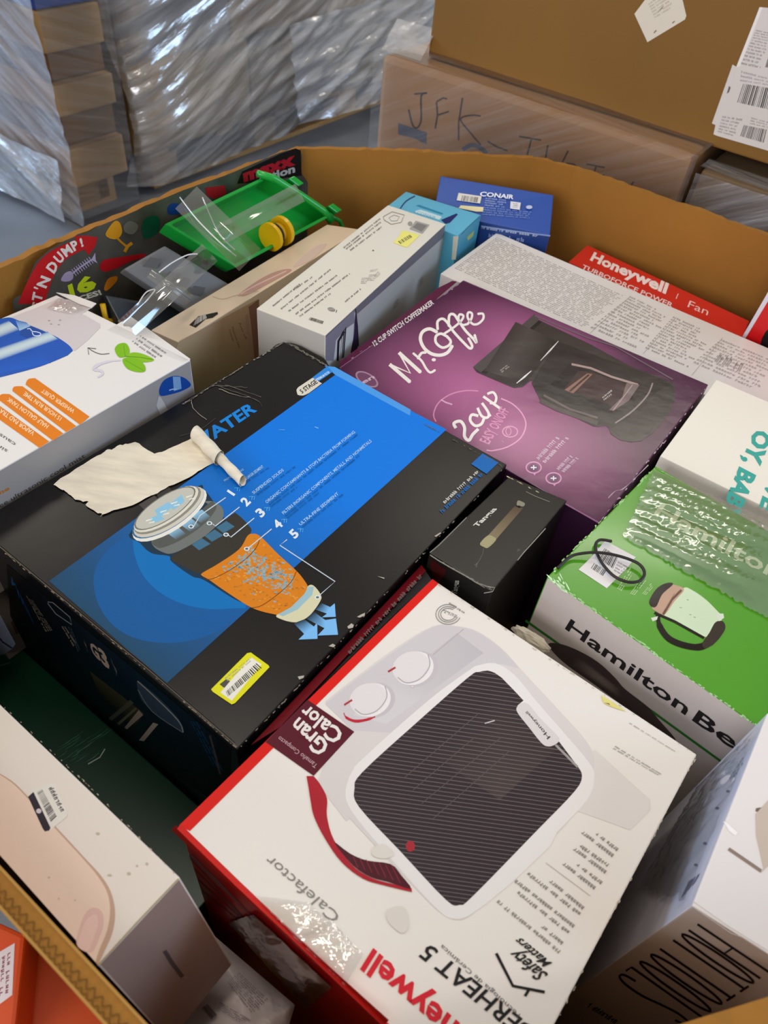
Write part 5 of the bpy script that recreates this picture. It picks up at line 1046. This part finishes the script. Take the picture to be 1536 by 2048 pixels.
# crumpled paper between heater and green carton
bm = bmesh.new(); bmesh.ops.create_icosphere(bm, subdivisions=3, radius=1); R9 = random.Random(3); c0 = U(1062, 1278, -.575)
for v in bm.verts: k = 1 + R9.uniform(-.15, .15); v.co = c0 + E1 * v.co.x * .020 * k + E2 * v.co.y * .005 * k + Vector((0, 0, v.co.z * .009 * k))
cp_ = bmo('crumpled_paper', bm, mat('crumple', '#cfc4ae', rough=.6), None, False); cp_['label'] = 'small crumpled cream paper wedged between heater and kettle cartons'; cp_['category'] = 'paper'
# ================================================================ TOY TRUCK PACK against the left wall
toy = thing('toy_pack', 'carded toy truck pack with green tray and grey base by the left wall', 'toy', BV(-.77, .62, -.68))
cfc = Face(BV(-.814, .3, -.5), BV(-.814, .9, -.5), BV(-.814, .3, -.9), E1)
CB = mat('toy_card_board', '#4a463e', rough=.45, var=.35, vscale=25)
outline = fr('d', [(80, 720), (78, 680), (100, 655), (150, 640), (165, 560), (220, 440), (300, 370), (400, 310), (450, 290), (480, 270), (530, 262), (600, 225), (760, 160), (980, 62), (1130, 0)]) + [(450, 351), (560, 305), (590, 297), (601, 301), (604, 312), (602, 345), (640, 400), (620, 560), (430, 720), (300, 800), (60, 800)]
P = [cfc.at(p, 0) for p in outline]; nP = len(P); P += [cfc.at(p, -.003) for p in outline]
pyd('backing_card', P, [tuple(range(nP)), tuple(range(nP, 2 * nP))[::-1]] + [(i, (i + 1) % nP, (i + 1) % nP + nP, i + nP) for i in range(nP)], CB, toy)
i_ = Ink(cfc, 'd')
i_.poly(catmull([(110, 700), (170, 560), (240, 440), (330, 365), (440, 315), (470, 300)], 4) + [(455, 285), (520, 280), (600, 290), (585, 345), (545, 400), (515, 365)] + catmull([(510, 368), (400, 430), (330, 530), (290, 640), (270, 700)], 4), '#c01c20')
def arc_text(s, cs, col):                 # letters walk along the curved arrow
    for ch, (x0, y0, x1, y1, nx, ny) in zip(s, cs): i_.text(ch, [(x0, y0), (x1, y1), (x1 + nx, y1 + ny), (x0 + nx, y0 + ny)], col, bold=.04)
i_.line([(0, 0), (1, 1)], .1, '#c01c20')
arc_text("ET'NDUMP!", [(238, 745, 255, 700, -52, -14), (252, 690, 262, 640, -58, -16), (266, 625, 270, 615, -58, -22), (280, 605, 312, 545, -58, -22), (330, 515, 362, 465, -50, -38), (368, 455, 400, 418, -44, -44), (405, 412, 450, 378, -36, -48), (455, 375, 490, 355, -28, -52), (500, 350, 515, 342, -14, -50)], '#e8dcd0')
i_.line([(420, 545), (450, 510), (500, 470), (585, 415)], 9, '#b9a8c4', cur=3)
for k in range(9): x = 455 + k * 13; y = 507 - k * 9.5; i_.line([(x - 14, y - 20), (x, y), (x + 14, y + 20)], 5, '#b9a8c4')
i_.blob([(375, 555), (400, 510), (440, 500), (450, 540), (420, 562)], '#a798b4'); i_.poly([(560, 430), (585, 385), (588, 430), (600, 450)], '#b9a8c4')
i_.blob([(650, 265), (700, 195), (735, 200), (750, 260), (720, 300), (670, 295)], '#d8961e'); i_.line([(715, 290), (745, 320), (775, 345)], 13, '#c8881a'); i_.line([(765, 380), (785, 345), (812, 325)], 20, '#c8881a')
i_.text('16', [(430, 650), (600, 600), (570, 512), (415, 588)], '#c8d820', bold=.06); i_.text('PIECES!', [(400, 710), (628, 640), (612, 612), (400, 680)], '#d8d0b8', bold=.04)
i_.blob([(612, 470), (640, 430), (720, 415), (820, 400), (885, 392), (890, 410), (800, 440), (720, 480), (640, 502)], '#b81820'); i_.blob([(640, 600), (665, 545), (715, 530), (720, 555), (680, 600), (650, 620)], '#c87818')
i_.blob([(870, 230), (900, 170), (960, 160), (985, 200), (960, 270), (890, 300)], '#0c5038'); i_.blob([(1030, 110), (1060, 82), (1110, 90), (1150, 120), (1100, 145), (1040, 150)], '#15397c'); i_.blob([(760, 220), (800, 190), (850, 220), (820, 270), (770, 260)], '#6a6a60')
i_.k = 'a'; i_.poly([(1015, 930), (1115, 918), (1120, 965), (1060, 985), (1025, 970)], '#9c1420')
i_.poly([(1200, 850), (1390, 762), (1465, 735), (1490, 745), (1495, 870), (1250, 905), (1175, 910)], '#15100f')
i_.text('maxx', [(1208, 900), (1465, 812), (1462, 750), (1200, 842)], '#b01828', bold=.06); i_.text('action', [(1290, 905), (1462, 852), (1462, 812), (1280, 870)], '#b8b4b0', bold=.04)
i_.build('card_print', INKM, toy, 'dark printed card with red arrow and pictures')
TG = mat('green_plastic', '#17a03a', rough=.25, spec=.5); TGY = mat('grey_plastic', '#6c6e70', rough=.35); TY = mat('yellow_plastic', '#e6b408', rough=.3); TB = mat('dark_plastic', '#2c3640', rough=.4)
A_, B_, C_, D_ = U(330, 448, -.475), U(537, 349, -.475), U(668, 429, -.545), U(472, 535, -.545)
tn = (D_ - A_).cross(B_ - A_).normalized(); tn = tn if tn.z > 0 else -tn
def tray(q, n, depth, wall, m, name, floor=.003):
    bm = bmesh.new(); O = q; c = sum(q, Vector()) / 4
    I = []
    for k in range(4):
        a = (q[(k + 1) % 4] - q[k]).normalized(); b = (q[k - 1] - q[k]).normalized(); I.append(q[k] + a * wall + b * wall)
    lo_ = [p.lerp(c, .05) - n * depth for p in q]; li = [p.lerp(c, .05) - n * (depth - floor) for p in I]
    vs = [[bm.verts.new(p) for p in L] for L in (O, I, li, lo_)]
    for k in range(4):
        j = (k + 1) % 4
        bm.faces.new((vs[0][k], vs[0][j], vs[1][j], vs[1][k])); bm.faces.new((vs[1][k], vs[1][j], vs[2][j], vs[2][k])); bm.faces.new((vs[0][j], vs[0][k], vs[3][k], vs[3][j]))
    bm.faces.new(vs[2]); bm.faces.new(vs[3][::-1])
    bmesh.ops.bevel(bm, geom=list(bm.edges), offset=.0008, segments=2, affect='EDGES')
    return bmo(name, bm, m, toy)
tray([A_, D_, C_, B_], tn, .032, .006, TG, 'green_tray')
lt = lambda s, t, h=0: A_ + (B_ - A_) * s + (D_ - A_) * t + tn * h
bm = bmesh.new()                           # long arm across the far end with lugs
tube(bm, [lt(.92, -.08, .004), lt(.97, .1, .006), lt(1.0, .5, .006), lt(1.02, .9, .004), lt(1.0, 1.12, 0)], [.005, .006, .0055, .006, .007], 10)
bmo('tipper_arm', bm, TG, toy, True)
for s, t in ((1.05, .2), (1.07, .88)):
    bmo('lug', boxbm(lt(s, t, -.012), (B_ - A_).normalized() * .014, (D_ - A_).normalized() * .020, tn * .022, .0015), TG, toy)
bm = bmesh.new(); tube(bm, [lt(1.06, .98, -.004), lt(1.12, 1.2, -.012), lt(1.1, 1.42, -.024), lt(1.02, 1.6, -.036)], .0035, 8); bmo('hook', bm, TG, toy, True)
# yellow spool
sp0 = lt(.44, .86, .004); ax = (B_ - A_).normalized(); bm = bmesh.new()
def disc(bm, c, ax, r, th, n=24, r2=None):
    u = ax.orthogonal().normalized(); v = ax.cross(u); rings = []
    for d, rr in ((-th / 2, r), (th / 2, r2 or r)): rings.append([bm.verts.new(c + ax * d + (u * math.cos(2 * math.pi * k / n) + v * math.sin(2 * math.pi * k / n)) * rr) for k in range(n)])
    for k in range(n): bm.faces.new((rings[0][k], rings[0][(k + 1) % n], rings[1][(k + 1) % n], rings[1][k]))
    bm.faces.new(rings[0][::-1]); bm.faces.new(rings[1])
disc(bm, sp0, ax, .021, .006); disc(bm, sp0 + ax * .014, ax, .013, .022); disc(bm, sp0 + ax * .026, ax, .022, .007); sp = bmo('yellow_spool', bm, TY, toy)
bm = bmesh.new(); disc(bm, sp0 + ax * .013, ax, .0155, .0022); bmo('cord', bm, TB, sp)
# grey body with wedge teeth
g = [U(330, 491, -.505), U(247, 538, -.515), U(376, 623, -.575), U(462, 570, -.565)]
gn = (g[1] - g[0]).cross(g[3] - g[0]).normalized(); gn = gn if gn.z > 0 else -gn
bm = bmesh.new(); hexa(bm, g + [p - gn * .022 for p in g], .003); bmo('grey_base', bm, TGY, toy)
gf = Face(g[0], g[1], g[3], gn)
for (x, y) in ((290, 690), (455, 800), (540, 850), (400, 770)):
    a, b, c, d = [gf.at(p, 0) for p in fr('e', [(x - 50, y + 30), (x + 30, y + 45), (x + 45, y), (x - 20, y - 12)])]; t1, t2 = c + gn * .011, d + gn * .011
    pyd('wedge_tooth', [a, b, c, d, t1, t2], [(0, 1, 4, 5), (1, 2, 4), (0, 5, 3), (2, 3, 5, 4), (0, 3, 2, 1)], TGY, toy)
bmo('dark_base', (lambda bm: (hexa(bm, [U(210, 590, -.56), U(262, 690, -.60), U(400, 640, -.61), U(372, 618, -.60)] + [p - gn * .03 for p in (U(210, 590, -.56), U(262, 690, -.60), U(400, 640, -.61), U(372, 618, -.60))], .002), bm)[1])(bmesh.new()), TB, toy)
bm = bmesh.new(); tube(bm, [cfc.at((205, 608), .012), cfc.at((212, 640), .016), cfc.at((240, 646), .022)], [.004, .0042, .0046], 10); bmo('yellow_lever', bm, TY, toy, True)
# clear straps and plastic tray
STR = film_mat('blister_plastic', '#e8e8e8', .10, .12, bs=30, strength=.15, hazec='#cfcabc')
def strap(p0, p1, wpx, z0, z1, bow, name='clear_strap'):
    n = 24; V = []; Fc = []; Rr = random.Random(int(p0[0]))
    dx, dy = p1[0] - p0[0], p1[1] - p0[1]; l = math.hypot(dx, dy); nx, ny = -dy / l * wpx / 2, dx / l * wpx / 2
    for i in range(n + 1):
        t = i / n; z = lerp(z0, z1, t) + bow * math.sin(math.pi * t)
        for k in range(7):
            s = k / 3 - 1; fold = .0035 * (1 - abs(math.sin(s * 2.6 + 1))) ; x, y = p0[0] + dx * t + nx * s, p0[1] + dy * t + ny * s
            V.append(U(x, y, z + fold * 1.2))
    for i in range(n):
        for k in range(6): b = i * 7 + k; Fc.append((b, b + 1, b + 8, b + 7))
    return pyd(name, V, Fc, STR, toy, True)
strap((372, 395), (500, 520), 62, -.455, -.50, .012); strap((250, 660), (420, 505), 46, -.52, -.49, .02); strap((300, 545), (380, 600), 24, -.50, -.53, .008); strap((440, 470), (600, 385), 40, -.475, -.475, .006)
bm = bmesh.new()
for a, b, c, d in (((360, 395, -.452), (395, 440, -.452), (440, 485, -.468), (472, 512, -.49)), ((405, 395, -.452), (420, 430, -.46), (440, 470, -.468), (470, 500, -.485)), ((318, 545, -.485), (345, 525, -.48), (375, 510, -.478), (395, 508, -.48)), ((275, 610, -.505), (292, 585, -.50), (310, 580, -.50), (290, 605, -.505))):
    tube(bm, [U(*p) for p in catmull([a, b, c, d], 5)], .0009, 6)
bmo('strap_fold', bm, mat('clear_fold', '#f2f2f0', rough=.08, spec=1.0, alpha=.55), toy, True)
